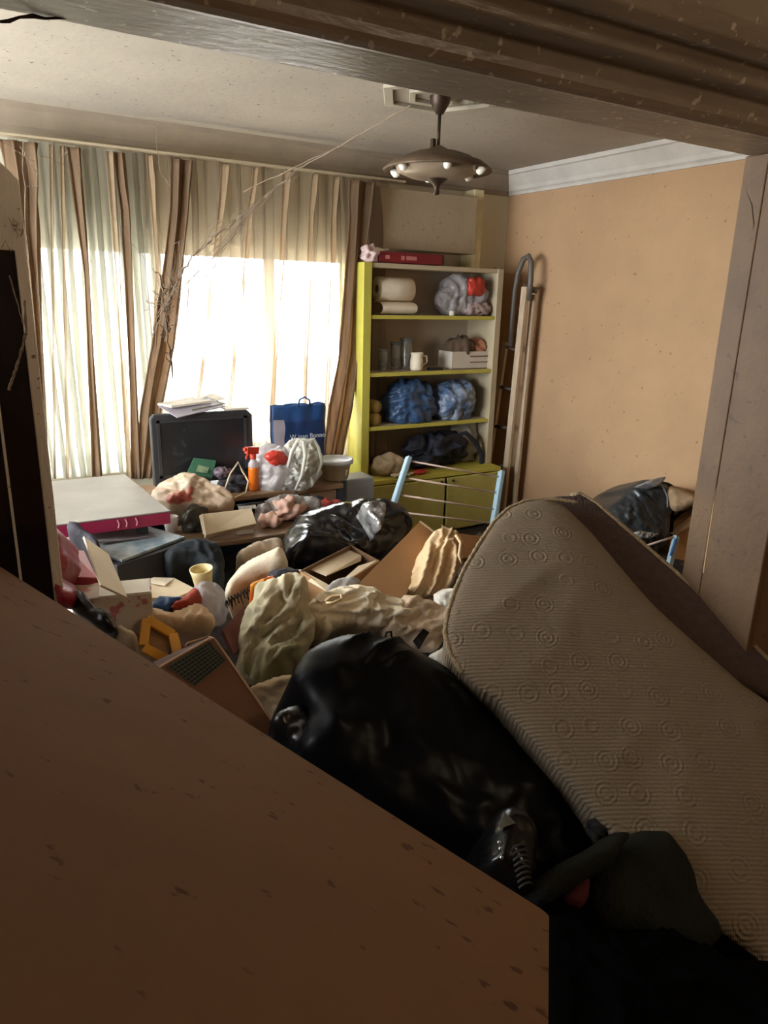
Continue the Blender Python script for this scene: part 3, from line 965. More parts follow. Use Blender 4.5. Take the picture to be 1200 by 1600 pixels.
# ------------------------------------------------------------------ drying rack
m_lblue = mat('pale_blue_plastic', (158, 188, 204), 0.4, 0.12, 8)
m_wire = mat('pinkish_coated_wire', (214, 186, 172), 0.4, 0.1)
L0, L1 = at(639, 714, Y=3.56), at(596, 846, Y=3.36)
R0, R1 = at(784, 736, Y=3.42), at(768, 836, Y=3.26)
dr = thing('drying_rack', 'pale blue folding clothes drying rack leaning before the yellow cabinet', 'drying rack', ((L1.x+R1.x)/2, 3.35, .3))
bar(MB(), L0, L1, .045, .03).build('post', m_lblue, dr, bevel=.006)
bar(MB(), R0, R1, .042, .03).build('post', m_lblue, dr, bevel=.006)
for (la, ra) in (((641, 720), (784, 746)), ((633, 747), (781, 771)), ((625, 774), (778, 797)), ((616, 800), (774, 818))):
    tl = (la[1]-714)/(846-714); tr_ = (ra[1]-736)/(836-736)
    MB().tube([L0.lerp(L1, tl), R0.lerp(R1, min(tr_, .97))], .0055, 8).build('wire', m_wire, dr, smooth=True)
for p_ in (R1,):
    MB().lathe([(.0, -.03), (.02, -.025), (.026, 0), (.02, .025), (.0, .03)], p_, 14).build('foot', m_white, dr, smooth=True)
MB().tube([L1, Vector((L1.x+.05, L1.y-.02, H(L1.x, L1.y)-.02))], .012, 8).build('leg', m_lblue, dr, smooth=True)
MB().tube([R1, Vector((R1.x+.02, R1.y-.02, H(R1.x, R1.y)-.02))], .012, 8).build('leg', m_lblue, dr, smooth=True)
# ------------------------------------------------------------------ by the window: stand, television, coffee table
def plate(name, quad, thick, material, parent=None, bevel=0.0):
    """a stiff sheet (card flap, board) through given corner points (x, y, depth) with real thickness"""
    P = [at(x, y, Y=Y) for x, y, Y in quad]
    n = Vector((0, 0, 0))
    for i in range(len(P)):
        n += (P[i]-P[0]).cross(P[(i+1) % len(P)]-P[0])
    n.normalize()
    if n.dot(CAM-P[0]) < 0: n = -n
    k = len(P)
    vs = P + [p-n*thick for p in P]
    return MB().add(vs, [tuple(range(k)), tuple(range(k, 2*k))[::-1]] + [(i, (i+1) % k, k+(i+1) % k, k+i) for i in range(k)]).build(name, material, parent, bevel=bevel)


m_oak = mat('brown_veneer', (142, 112, 84), 0.45, 0.25, 6, 0.15, 50, stretch=(.5, 5, 5))
m_slate = mat('slate_blue_board', (66, 76, 90), 0.5, 0.2)
sx0, sx1, sz = at(222, 770, Y=3.72).x, at(537, 770, Y=3.72).x, .575
st = thing('television_stand', 'brown veneer television stand with dark side panel under the window', 'stand', ((sx0+sx1)/2, 3.95, 0))
MB().box2((sx0, 3.72, sz-.03), (sx1, 4.18, sz)).build('top_board', m_oak, st, bevel=.006)
for x in (sx0+.01, sx1-.035):
    MB().box2((x, 3.74, 0), (x+.03, 4.17, sz-.03)).build('side_panel', m_slate, st)
MB().box2((sx0+.04, 4.15, .05), (sx1-.035, 4.165, sz-.03)).build('back_board', m_slate, st)
dw = MB().box2((at(418, 782, Y=3.74).x, 3.735, sz-.11), (sx1-.04, 3.76, sz-.034)).build('drawer', m_oak, st, bevel=.004)
MB().box2((1.62, 3.722, sz-.08), (1.74, 3.736, sz-.065)).build('pull', m_rod, dw, bevel=.003)
# television
m_tv = mat('dusty_black_plastic', (50, 50, 52), 0.5, 0.3, 5)
m_scr = mat('dull_dark_screen', (38, 38, 40), 0.25, 0.3, 4, specks=(12, .66, (52, 52, 54)))
ty = 3.98
ta, tb, tc_ = at(241, 742, Y=ty), at(394, 640, Y=ty), at(240, 638, Y=ty)
tv = thing('television', 'old black television standing on the stand with papers on top', 'television', ((ta.x+tb.x)/2, ty+.05, sz))
tz0, tz1 = sz+.035, tb.z
mb = MB()
q = [(ta.x, tz0), (tb.x, tz0), (tb.x, tz1-.03), (tb.x-.03, tz1), (ta.x+.02, tz1), (ta.x, tz1-.02)]
mb.prism(q, ty, ty+.045, lambda p: Vector((p.x, p.z, p.y)))
mb.box2((ta.x+.08, ty+.045, tz0+.05), (tb.x-.08, ty+.11, tz1-.08))
mb.build('housing', m_tv, tv, bevel=.006)
MB().box2((ta.x+.045, ty-.004, tz0+.06), (tb.x-.055, ty+.002, tz1-.045)).build('screen', m_scr, tv)
bz = MB()
bz.box2((ta.x+.03, ty-.008, tz0+.045), (ta.x+.045, ty, tz1-.03)).box2((tb.x-.055, ty-.008, tz0+.045), (tb.x-.04, ty, tz1-.03))
bz.box2((ta.x+.03, ty-.008, tz1-.045), (tb.x-.04, ty, tz1-.03)).box2((ta.x+.03, ty-.008, tz0+.045), (tb.x-.04, ty, tz0+.06))
bz.build('bezel', m_tv, tv)
MB().box2((ta.x+.2, ty-.06, sz), (tb.x-.2, ty+.12, sz+.012)).box2((ta.x+.26, ty+.01, sz), (tb.x-.26, ty+.04, tz0)).build('foot', m_tv, tv, bevel=.004)
# papers on the television
m_np = mat('newsprint', (204, 196, 178), 0.85, 0.25, 30)
m_mag = mat('olive_magazine', (120, 120, 92), 0.6, 0.3, 10)
m_mag2 = mat('grey_magazine', (150, 142, 150), 0.5, 0.25, 12)
for nm, quad, mt, lb, dz in (
        ('magazine', ((248, 634, 4.08), (326, 622, 4.08), (352, 634, 3.97), (277, 652, 3.93)), m_mag2, 'grey magazine at the bottom of the papers on the television', .006),
        ('magazine', ((290, 636, 4.10), (322, 620, 4.12), (352, 630, 3.99), (300, 640, 3.97)), m_mag, 'olive covered magazine lying on the grey one on the television', .006),
        ('newspaper', ((246, 630, 4.12), (300, 620, 4.18), (330, 626, 4.02), (268, 634, 4.0)), m_np, 'pale folded newspaper at the left of the television top', .012),
        ('newspaper', ((300, 624, 4.14), (332, 614, 4.18), (352, 622, 4.06), (322, 630, 4.03)), m_np, 'pale paper sheet on top of the olive magazine', .004)):
    tag(plate(nm, quad, dz, mt), lb, 'paper')
tag(MB().box2((at(352, 637, Y=4.0).x, 3.985, tz1), (at(388, 637, Y=4.0).x, 4.09, tz1+.012)).build('white_remote', m_card_w, bevel=.003), 'flat white strip on the right of the television top', 'strip')
# green book propped against the screen
m_green = mat('green_cover', (66, 118, 92), 0.45, 0.2, 10)
m_greenp = mat('pale_green_print', (168, 186, 150), 0.5, 0.4, 18, rgb2=(90, 130, 100))
gb = thing('green_book', 'small green book with a pale emblem propped against the television screen', 'book', at(314, 746, Y=3.93))
plate('cover', ((292, 740, 3.86), (332, 745, 3.86), (338, 719, 3.95), (303, 715, 3.95)), .018, m_green, gb, .002)
plate('emblem', ((306, 737, 3.857), (324, 739, 3.857), (329, 723, 3.947), (312, 720, 3.947)), .002, m_greenp, gb)
# clutter between book and bottle
m_dkcl = mat('charcoal_cloth', (52, 50, 56), 0.85, 0.3, 10, 0.4)
tag(blob('charcoal_bundle', at(368, 752, Y=3.86)+Vector((0, 0, -.02)), (.10, .07, .06), m_dkcl, 21, .035, 14, sub=4, plastic=False, flat=.055), 'charcoal cloth bundle between the green book and the spray bottle', 'bundle')
m_mix = mat('grey_purple_wrapper', (128, 110, 120), 0.4, 0, 20, 0.4, rgb2=(70, 60, 66))
tag(blob('wrapper', at(350, 738, Y=3.88), (.045, .03, .03), m_mix, 22, .02, 22, sub=4), 'grey purple wrapper just right of the green book', 'wrapper')
m_cabl = mat('cream_cable', (214, 196, 160), 0.5, .1)
tag(MB().tube([at(x, y, Y=Y) for x, y, Y in ((352, 762, 3.78), (360, 740, 3.82), (372, 722, 3.84), (378, 735, 3.84), (388, 752, 3.8), (384, 770, 3.74), (366, 778, 3.72))], .005, 8).build('cable', m_cabl, smooth=True), 'cream cable looped beside the spray bottle', 'cable')
# orange spray bottle
m_orl = mat('orange_liquid', (208, 104, 26), 0.2, 0.1, spec=.7)
m_orh = mat('orange_red_trigger', (206, 62, 34), 0.4, 0.1)
ob = at(397, 767, Y=3.80)
ob.z = sz
zt = at(397, 697, Y=3.80).z
hh = zt-ob.z
sp = thing('spray_bottle', 'orange spray bottle with a red trigger head on the stand', 'bottle', ob)
MB().lathe([(.0, .002), (.026, .002), (.030, .008), (.030, hh*.50), (.029, hh*.54), (.0, hh*.54)], ob, 20).build('liquid', m_orl, sp, smooth=True)
MB().lathe([(.030, hh*.54), (.028, hh*.62), (.016, hh*.70), (.013, hh*.74), (.0, hh*.74)], ob, 20).build('clear_shoulder', m_clear, sp, smooth=True)
MB().lathe([(.017, hh*.72), (.018, hh*.83), (.012, hh*.85), (.0, hh*.85)], ob, 16).build('collar', m_orh, sp, smooth=True)
MB().box(ob+Vector((-.010, -.01, hh*.92)), (.085, .024, hh*.15), rotm(0, 8, 20)).box(ob+Vector((-.052, -.024, hh*.96)), (.025, .016, .018), rotm(0, 8, 20)).tube([ob+Vector((-.025, -.014, hh*.88)), ob+Vector((-.048, -.024, hh*.8)), ob+Vector((-.05, -.024, hh*.74))], [.007, .006, .005], 8).build('trigger_head', m_orh, sp, bevel=.004)
# clear bag / white bag / bucket / blue bag
tag(blob('clear_plastic_bag', at(436, 738, Y=3.83)+Vector((0, 0, -.01)), (.115, .085, .135), m_clear, 24, .05, 12, flat=.13), 'clear plastic bag full of odds and ends right of the spray bottle', 'bag')
p = at(432, 716, Y=3.74)
tag(blob('red_sachet', p, (.05, .012, .022), m_redpk, 25, .02, 22, sub=4, boxy=.7, rot=rotm(0, 20, 0)), 'red sachet inside the top of the clear bag', 'sachet')
m_wbag = mat('white_carrier_plastic', (222, 220, 208), 0.4, 0.1, 8, 0.6, 24, transl=.35)
wbg = puff('white_carrier_bag', ((432, 765), (446, 735), (448, 712), (442, 700), (452, 690), (464, 684), (480, 686), (494, 694), (502, 712), (500, 735), (492, 752), (480, 766), (455, 770)), pl(470, 740, 3.78, (-.3, -.9, .25)), .10, .10, .5, .012, crumple(4, .035, 13), m_wbag, bk=(1.5, None, .05))
m_ear = m_wbag
MB().tube([at(x, y, Y=Y) for x, y, Y in ((450, 730, 3.68), (456, 705, 3.67), (466, 686, 3.69), (474, 690, 3.67), (477, 712, 3.65), (472, 742, 3.66), (462, 764, 3.68))], [.009, .011, .008, .01, .012, .01, .008], 7).build('carry_strap', m_ear, wbg, smooth=True)
MB().tube([at(x, y, Y=Y) for x, y, Y in ((480, 690, 3.69), (490, 686, 3.7), (498, 700, 3.68), (503, 722, 3.68), (494, 748, 3.69))], [.008, .01, .009, .01, .006], 7).build('carry_strap', m_ear, wbg, smooth=True)
tag(wbg, 'crumpled white carrier bag between the clear bag and the bucket', 'bag')
bk = at(524, 764, Y=3.85)
bk.z = sz
m_bucket = mat('cream_bucket_plastic', (224, 206, 170), 0.5, 0.1, 6, transl=.25)
m_rim = mat('pale_blue_white_lid', (212, 218, 222), 0.4, 0.06)
bt = at(524, 716, Y=3.85).z-sz
bko = thing('bucket', 'cream plastic bucket with a whitish lid at the right end of the stand', 'bucket', bk)
MB().lathe([(.0, .002), (.072, .002), (.078, .008), (.093, bt*.8), (.094, bt*.8), (.0, bt*.8)], bk, 28).build('body', m_bucket, bko, smooth=True)
MB().lathe([(.094, bt*.78), (.108, bt*.80), (.110, bt*.96), (.104, bt), (.098, bt*.98), (.092, bt*.88), (.0, bt*.86)], bk, 30).build('lid', m_rim, bko, smooth=True)
MB().box(bk+Vector((.03, -.088, bt*.42)), (.016, .01, .035), rotm(8, 0, 18)).build('handle_tab', m_bucket, bko, bevel=.003)
m_bbag = mat('bright_blue_plastic', (34, 78, 138), 0.45, 0.2, 6, 0.35, 22)
m_bpan = mat('deep_blue_print', (26, 58, 112), 0.5, 0.12, 6)
m_ptxt = mat('white_bag_print', (214, 222, 232), 0.6)
by = 4.12
bb0, bb1 = at(430, 722, Y=by), at(513, 632, Y=by)
bg = thing('blue_shopping_bag', 'bright blue shopping bag with white lettering standing before the window', 'bag', ((bb0.x+bb1.x)/2, by+.06, sz))
def bagf(u, v):
    x = bb0.x+(bb1.x-bb0.x)*u
    t = math.sin(math.pi*u)**.5
    return Vector((x+.012*noise.noise(Vector((u*3, v*4, 2))), by+.05-.05*t*(1-.4*v)+.012*noise.noise(Vector((u*5, v*5, 7))), sz+.003+(bb1.z-sz)*v + (.012*noise.noise(Vector((u*6, 3, 1))) if v > .95 else 0)))
def bagb(u, v):
    q_ = bagf(u, v)
    return Vector((q_.x, 2*(by+.05)-q_.y+.02, q_.z))
MB().grid(bagf, 24, 24).grid(bagb, 24, 24).build('body', m_bbag, bg, smooth=True, solid=.002)
xw = (bb1.x-bb0.x)
MB().grid(lambda u, v: bagf(.22+.74*u, .10+.66*v)+Vector((0, -.004, 0)), 20, 16).build('printed_panel', m_bpan, bg, smooth=True)
MB().grid(lambda u, v: bagf(.02+.18*u, .05+.74*v)+Vector((0, -.004, 0)), 8, 16).build('pale_side_panel', mat('pale_mauve_print', (186, 184, 206), .5, .15, 8), bg, smooth=True)
MB().tube([bagf(.45, .97), bagf(.47, 1)+Vector((0, -.01, .035)), bagf(.56, 1)+Vector((0, -.01, .05)), bagf(.66, 1)+Vector((0, -.01, .03)), bagf(.7, .97)], .006, 8).build('carry_handle', m_bbag, bg, smooth=True)
def lettering(s, size, u, v, name):
    cu = bpy.data.curves.new(name, 'FONT')
    cu.body = s
    cu.size = size
    cu.extrude = .0008
    tmp = bpy.data.objects.new(name, cu)
    COL.objects.link(tmp)
    me = bpy.data.meshes.new_from_object(tmp.evaluated_get(bpy.context.evaluated_depsgraph_get()))
    bpy.data.objects.remove(tmp)
    o = bpy.data.objects.new(name, me)
    COL.objects.link(o)
    me.materials.clear()
    me.materials.append(m_ptxt)
    o.parent = bg
    o.rotation_euler = (math.radians(90), 0, 0)
    o.location = bagf(u, v)+Vector((0, -.022, 0))-Vector(bg['_at'])
lettering('W inan Bonno', .042, .28, .50, 'lettering')
lettering('mia crono', .02, .42, .40, 'small_lettering')
# red printed beige bundle on the front of the stand
m_print = mat('red_printed_beige_plastic', (206, 184, 158), 0.45, 0, 9, 0.4, 20, rgb2=(196, 172, 146), specks=(5.5, .58, (168, 84, 70)))
tag(puff('printed_beige_bag', ((238, 772), (252, 760), (278, 744), (300, 743), (325, 755), (355, 770), (366, 784), (360, 796), (330, 800), (285, 800), (245, 792)), pl(300, 776, 3.64, (-.2, -.75, .6)), .09, .09, .5, .013, crumple(8, .04, 11), m_print, bk=(1.25, None, .09)), 'beige plastic bag with red print slumped in front of the television', 'bag')
# coffee table
ct_z = .48
cA, cF = at(250, 818, Z=ct_z), at(345, 848, Z=ct_z)
cx, cy = cA.x+.58, cF.y+.21
m_ctop = mat('worn_brown_table_top', (128, 102, 78), 0.4, 0.25, 5, 0.15)
m_leg = mat('dark_table_leg', (58, 62, 68), 0.4, 0.2, metal=.3)
ctb = thing('coffee_table', 'oval brown coffee table with tube legs before the television stand', 'table', (cx, cy, 0))
el = [(cx+.58*math.copysign(abs(math.cos(t))**.6, math.cos(t)), cy+.21*math.copysign(abs(math.sin(t))**.75, math.sin(t))) for t in [2*math.pi*k/48 for k in range(48)]]
MB().prism(el, ct_z-.028, ct_z).build('table_top', m_ctop, ctb, bevel=.006)
for sx, sy in ((-1, -1), (-1, 1), (1, -1), (1, 1)):
    MB().tube([(cx+sx*.46, cy+sy*.13, ct_z-.028), (cx+sx*.5, cy+sy*.16, .0)], .016, 12).build('leg', m_leg, ctb, smooth=True)
def onct(x, y): return at(x, y, Z=ct_z+.003)
m_cup = mat('milky_cup_plastic', (226, 216, 212), 0.3, 0.1, alpha=.75)
p = onct(268, 832)
tag(MB().lathe([(.0, .002), (.028, .002), (.037, .085), (.035, .085), (.027, .006), (.0, .006)], p, 20).build('plastic_cup', m_cup, smooth=True), 'milky plastic cup at the left end of the coffee table', 'cup')
m_dkg = mat('dark_olive_foil', (64, 62, 52), 0.3, 0.5, 20, 0.4)
p = onct(306, 826)
tag(blob('olive_pouch', p+Vector((0, 0, .05)), (.05, .045, .055), m_dkg, 31, .03, 18, sub=4, flat=.048), 'dark olive foil pouch next to the plastic cup', 'pouch')
tag(blob('white_tissue', onct(276, 812)+Vector((0, .05, .03)), (.06, .05, .035), m_white, 32, .03, 18, sub=4, flat=.03), 'crumpled white tissue behind the plastic cup', 'tissue')
m_tancard = mat('pale_tan_card', (222, 204, 172), 0.7, 0.1, 6)
tb_ = thing('tan_box', 'pale tan flat carton tilted on the coffee table', 'box', onct(360, 832))
plate('front_panel', ((322, 836, 3.31), (401, 818, 3.31), (393, 794, 3.38), (316, 803, 3.38)), .045, m_tancard, tb_, .003)
plate('end_flap', ((316, 803, 3.375), (322, 836, 3.305), (317, 834, 3.36), (311, 806, 3.42)), .003, m_roll, tb_)
tag(MB().box(onct(384, 834)+Vector((0, .01, .012)), (.085, .035, .026), rotm(0, 0, -6)).build('pill_box', m_card_w, bevel=.003), 'small white strip of a box under the tan carton edge', 'box')
m_pinkc = mat('dusty_pink_cloth', (206, 168, 150), 0.9, 0.15, 12, 0.35)
tag(blob('pink_bundle', onct(452, 812)+Vector((0, .02, .06)), (.09, .07, .06), m_pinkc, 33, .035, 13, sub=4, plastic=False, flat=.058), 'dusty pink cloth bundle left of the black rubbish bag', 'bundle')
tag(blob('pink_rag', onct(424, 822)+Vector((0, .0, .03)), (.06, .045, .032), m_pinkc, 34, .025, 15, sub=4, plastic=False, flat=.029), 'small pink rag between the tan carton and pink bundle', 'rag')
m_greyp = mat('grey_film', (160, 156, 152), 0.4, 0.3, 9, 0.4)
tag(puff('grey_film', ((400, 795), (425, 782), (445, 776), (470, 780), (500, 784), (500, 796), (470, 800), (430, 806), (405, 806)), pl(440, 792, 3.52, (-.1, -.6, .8)), .05, .05, .6, .014, crumple(12, .02, 14), m_greyp), 'crumpled grey plastic film at the back of the coffee table', 'film')
tag(blob('black_pouch', at(478, 782, Y=3.60)+Vector((0, 0, -.01)), (.12, .05, .03), m_dkcl, 35, .02, 14, sub=4, plastic=False), 'flat black pouch lying before the stand drawer', 'pouch')
cb = thing('comb', 'black comb with pale teeth lying on the coffee table clutter', 'comb', at(390, 788, Y=3.5))
MB().tube([at(370, 790, Y=3.5), at(414, 785, Y=3.5)], .007, 8).build('spine', m_dark, cb, smooth=True)
tm = MB()
for k in range(14):
    a = at(372+k*2.0, 789.6-k*.2, Y=3.5)
    tm.tube([a, a+Vector((0, -.02, -.02))], .0018, 5)
tag(tm.build('teeth', m_white, cb), kind='stuff')
tag(blob('red_cloth', at(512, 791, Y=3.55), (.09, .05, .035), mat('brick_red_cloth', (158, 58, 48), .85, .25, 12), 36, .02, 14, sub=4, plastic=False), 'brick red cloth behind the black rubbish bag', 'cloth')
# grey blue panel left of the yellow cabinet
m_pgrey = mat('pale_grey_blue_panel', (172, 178, 186), 0.4, 0.12, 5)
tag(MB().box2((at(541, 770, Y=3.85).x, 3.85, .0), (at(585, 770, Y=3.85).x, 4.02, at(560, 748, Y=3.85).z)).build('plastic_drawer_unit', m_pgrey, bevel=.012, seg=3), 'pale grey blue plastic box between the stand and yellow cabinet', 'box')

# ------------------------------------------------------------------ left: glass door, pink edged table, boxes
m_leaf = mat('dusty_white_paint', (228, 218, 202), 0.6, 0.14, 6, 0.4, 40, stretch=(3, 3, .8), specks=(40, .66, (120, 98, 78)))
m_dglass = mat('dark_tinted_glass', (22, 12, 16), 0.12, 0.1, spec=.6)
lfy = 2.02
lz1 = at(0, 256, Y=lfy).z
dl = thing('glass_door', 'pale painted door leaf with a clipped corner and dark glass', 'door', (0, lfy, 0))
tr_, br_ = at(35, 282, Y=lfy), at(92, 940, Y=lfy)
xe = (tr_.x+br_.x)/2+.004
gx = at(33, 400, Y=lfy).x
gz = at(16, 391, Y=lfy).z
hx0 = -.66
MB().prism([(xe, .0), (xe, tr_.z), (xe-.06, lz1+.03), (hx0+.06, lz1+.03), (hx0, tr_.z), (hx0, gz), (gx-.012, gz), (gx-.012, .0)], lfy, lfy+.04, lambda p: Vector((p.x, p.z, p.y))).build('frame', m_leaf, dl, bevel=.003)
MB().box2((hx0+.06, lfy+.012, .1), (gx-.010, lfy+.022, gz)).build('glass', m_dglass, dl)
b0, b1 = at(3, 560, Y=lfy), at(32, 895, Y=lfy)
MB().box2((b1.x-.004, lfy-.004, .0), (b1.x+.002, lfy+.012, at(0, 540, Y=lfy).z)).build('glazing_bead', m_leaf, dl)
MB().box2((hx0, lfy, 0), (hx0+.06, lfy+.04, gz)).build('stile', m_leaf, dl, bevel=.003)

m_ttop = mat('dusty_white_laminate', (140, 133, 124), 0.45, 0.18, 6, specks=(14, .68, (150, 140, 132)))
m_mag_ = mat('magenta_edge', (150, 30, 72), 0.4, 0.15, 8)
m_scuff = mat('pale_scuff', (212, 150, 160), .7)
tz = .79
f0, f1, k1 = at(60, 803, Z=tz), at(266, 798, Z=tz), at(192, 741, Z=tz)
tbx = thing('pink_edged_table', 'white topped table with a magenta edge by the left window', 'table', ((f0.x+f1.x)/2-.15, (f1.y+k1.y)/2, 0))
x0 = -.15
poly = [(x0, f1.y), (f1.x, f1.y), (k1.x+.01, k1.y), (x0, k1.y)]
MB().prism(poly, tz-.006, tz).build('top', m_ttop, tbx, bevel=.002)
MB().prism([(x0+.001, f1.y+.001), (f1.x-.001, f1.y+.001), (k1.x+.009, k1.y-.001), (x0+.001, k1.y-.001)], tz-.055, tz-.007).build('edge_band', m_mag_, tbx)
for xq in (.50, .53, .57):
    MB().tube([(xq, f1.y-.0005, tz-.012), (xq+.006, f1.y-.0005, tz-.03), (xq+.002, f1.y-.0005, tz-.045)], .0025, 5).build('scuff', m_scuff, tbx)
for xq in (x0+.06, f1.x-.10):
    for yq in (f1.y+.08, k1.y-.08):
        MB().box2((xq-.02, yq-.02, 0), (xq+.02, yq+.02, tz-.055)).build('leg', m_slate, tbx)

# dark box with papers under the table
m_dbox = mat('dark_grey_card', (46, 46, 50), 0.7, 0.2)
db = thing('dark_box', 'dark grey box with papers on it under the pink edged table', 'box', at(210, 900, Y=2.85))
pz = at(200, 852, Y=2.72)
rb_ = rotm(0, 0, 24)
cz = Vector((at(202, 850, Y=2.9).x, 2.92, .0))
topz = at(200, 852, Y=2.9).z
MB().box(cz+Vector((0, 0, topz/2+.1)), (.36, .36, topz-.2), rb_).build('body', m_dbox, db, bevel=.004)
m_blup = mat('blue_grey_print', (176, 184, 186), 0.5, 0, 14, rgb2=(110, 132, 142))
tag(MB().box(cz+Vector((.01, -.02, topz+.012)), (.33, .26, .012), rotm(2, 0, 30)).build('brochure', m_blup, bevel=.002), 'pale blue grey brochure lying on the dark grey box', 'paper')
tag(MB().box(cz+Vector((-.02, .07, topz+.028)), (.24, .20, .008), rotm(0, 5, 8)).build('leaflet', m_mag2, bevel=.001), 'greyish leaflet behind the brochure on the dark grey box', 'paper')
tag(puff('black_scarf', ((108, 818), (125, 820), (142, 832), (156, 852), (150, 860), (135, 846), (112, 832)), pl(130, 838, 2.75, UPN), .02, .03, .6, .01, wrinkles(5, .006, 14), m_dkcl), 'black folded scarf lying behind the tan flap at far left', 'scarf')

# red bags, pink box, tan flap, floral box
m_redb = mat('crimson_plastic', (146, 14, 34), 0.5, 0.25, 7, 0.5, 22)
tag(puff('crimson_bag', ((80, 826), (98, 838), (106, 870), (104, 890), (96, 908), (80, 905)), pl(92, 870, 2.15, FRN), .05, .05, .7, .01, crumple(21, .018, 16), m_redb), 'upper crimson plastic bag beside the glass door edge', 'bag')
tag(puff('crimson_bag', ((84, 892), (102, 905), (118, 920), (121, 940), (112, 952), (90, 950), (84, 925)), pl(102, 925, 2.05, FRN), .05, .04, .8, .01, crumple(22, .018, 16), m_redb), 'lower crimson plastic bag just above the brown board', 'bag')
m_pinkg = mat('glossy_pink_card', (216, 130, 136), 0.3, 0.15, 8)
pkb = thing('pink_box', 'glossy pink box with a red base and raised tan flap', 'box', at(125, 915, Y=2.35))
plate('lid', ((108, 858, 2.48), (131, 860, 2.5), (152, 903, 2.34), (114, 901, 2.32)), .02, m_pinkg, pkb, .002)
plate('base', ((112, 902, 2.31), (154, 904, 2.33), (154, 914, 2.32), (114, 913, 2.30)), .2, m_redb, pkb)
plate('tan_flap', ((131, 838, 2.34), (170, 866, 2.32), (199, 933, 2.04), (158, 914, 2.05)), .006, m_tancard, pkb)
plate('carton_front', ((114, 914, 2.30), (158, 915, 2.30), (158, 975, 2.2), (114, 965, 2.2)), .12, m_tancard, pkb)
m_flor = mat('floral_white_card', (216, 202, 184), 0.6, 0, 9, rgb2=(206, 188, 166), specks=(17, .545, (190, 116, 112)))
fb = thing('floral_box', 'white box with pink floral print behind the brown board', 'box', at(200, 1000, Y=2.2))
c0 = at(237, 926, Y=2.16)
Rb = rotm(0, 0, -12)
ex, ey = Rb @ Vector((1, 0, 0)), Rb @ Vector((0, 1, 0))
MB().box(c0 - ex*.105 + ey*.065 - Vector((0, 0, .16)), (.21, .13, .32), Rb).build('body', m_flor, fb, bevel=.003)
MB().box(c0 - ex*.08 + ey*.06 + Vector((0, 0, .002)), (.15, .115, .003), Rb).build('lid_flap', m_white, fb)
tag(puff('black_bag', ((112, 925), (130, 926), (150, 942), (175, 965), (181, 985), (165, 990), (135, 975), (115, 950)), pl(148, 958, 2.02, (-.2, -.6, .7)), .05, .05, .8, .01, crumple(23, .02, 16), None or mat('black_bin_plastic', (16, 16, 18), .28, .2, 6, .35, 18, spec=.6)), 'small black plastic bag wedged before the floral box', 'bag')
m_bbin = MATS['black_bin_plastic']
tag(puff('white_sock', ((178, 984), (196, 979), (212, 990), (213, 1004), (198, 1006), (182, 1000)), pl(196, 993, 1.98, UPN), .025, .025, .8, .008, wrinkles(24, .008, 16), m_beige), 'small whitish sock lying beside the small black bag', 'sock')
# yellow frame
m_yfr = mat('amber_plastic', (214, 150, 34), 0.4, 0.15)
m_plyw = mat('plywood', (150, 110, 66), 0.7, 0.25, 8, stretch=(1, 5, 1))
yf = thing('yellow_tray', 'amber yellow plastic tray standing on edge with a plywood inside', 'tray', at(250, 1025, Y=2.1))
plate('panel', ((229, 972, 2.16), (266, 996, 2.12), (263, 1030, 2.05), (226, 1012, 2.08)), .01, m_plyw, yf)
for q0, q1, w_ in (((229, 968, 2.15), (271, 993, 2.10), .022), ((270, 991, 2.10), (277, 1022, 2.04), .02), ((229, 968, 2.15), (224, 1010, 2.08), .018), ((224, 1012, 2.07), (266, 1034, 2.03), .016)):
    bar(MB(), at(q0[0], q0[1], Y=q0[2]), at(q1[0], q1[1], Y=q1[2]), w_, .03).build('rim', m_yfr, yf, bevel=.004)
# brown paper bag with blue pack
m_kraft = mat('kraft_paper', (216, 186, 150), 0.75, 0.15, 8, 0.4, 20)
tag(puff('kraft_bag', ((224, 958), (246, 952), (272, 956), (306, 944), (332, 962), (338, 978), (324, 988), (282, 992), (246, 984), (228, 972)), pl(285, 968, 2.28, (-.1, -.75, .6)), .07, .07, .9, .011, crumple(26, .022, 12), m_kraft), 'crumpled kraft paper bag behind the yellow tray', 'bag')
m_bpk = mat('blue_packet', (46, 84, 140), 0.4, 0.2, 9, 0.3)
tag(puff('blue_packet', ((232, 954), (248, 934), (286, 934), (272, 951), (250, 957)), pl(260, 945, 2.33, UPN), .02, .025, .8, .009, crumple(27, .008, 16), m_bpk), 'flat blue packet on the kraft paper bag', 'packet')
m_redw = mat('red_wrapper_film', (176, 64, 50), 0.4, 0.3, 12, 0.4)
tag(puff('red_wrapper', ((268, 948), (290, 932), (308, 920), (314, 934), (298, 948), (276, 953)), pl(292, 938, 2.30, UPN), .025, .025, .8, .009, crumple(28, .012, 18), m_redw), 'red wrapper trailing over the blue packet', 'wrapper')
m_ycup = mat('pale_yellow_plastic', (226, 206, 148), 0.5, 0.12)
cbp = at(320, 928, Y=2.42)
cht = at(320, 886, Y=2.42).z-cbp.z
tag(MB().lathe([(.0, .0), (.030, .0), (.034, cht*.15), (.032, cht*.4), (.036, cht*.7), (.042, cht), (.039, cht), (.033, cht*.68), (.029, cht*.4), (.03, cht*.1), (.0, cht*.06)], cbp, 20, rotm(4, -6, 0)).build('yellow_beaker', m_ycup, smooth=True), 'pale yellow plastic beaker standing on the kraft paper bag', 'beaker')
tag(blob('clear_wrapper', at(330, 945, Y=2.36), (.035, .04, .07), m_clear, 29, .025, 20, sub=4, rot=rotm(0, -20, 0)), 'crumpled clear wrapper under the yellow beaker', 'wrapper')
cbb = thing('tan_carton', 'flat tan carton behind the kraft paper bag', 'carton', at(262, 925, Y=2.55))
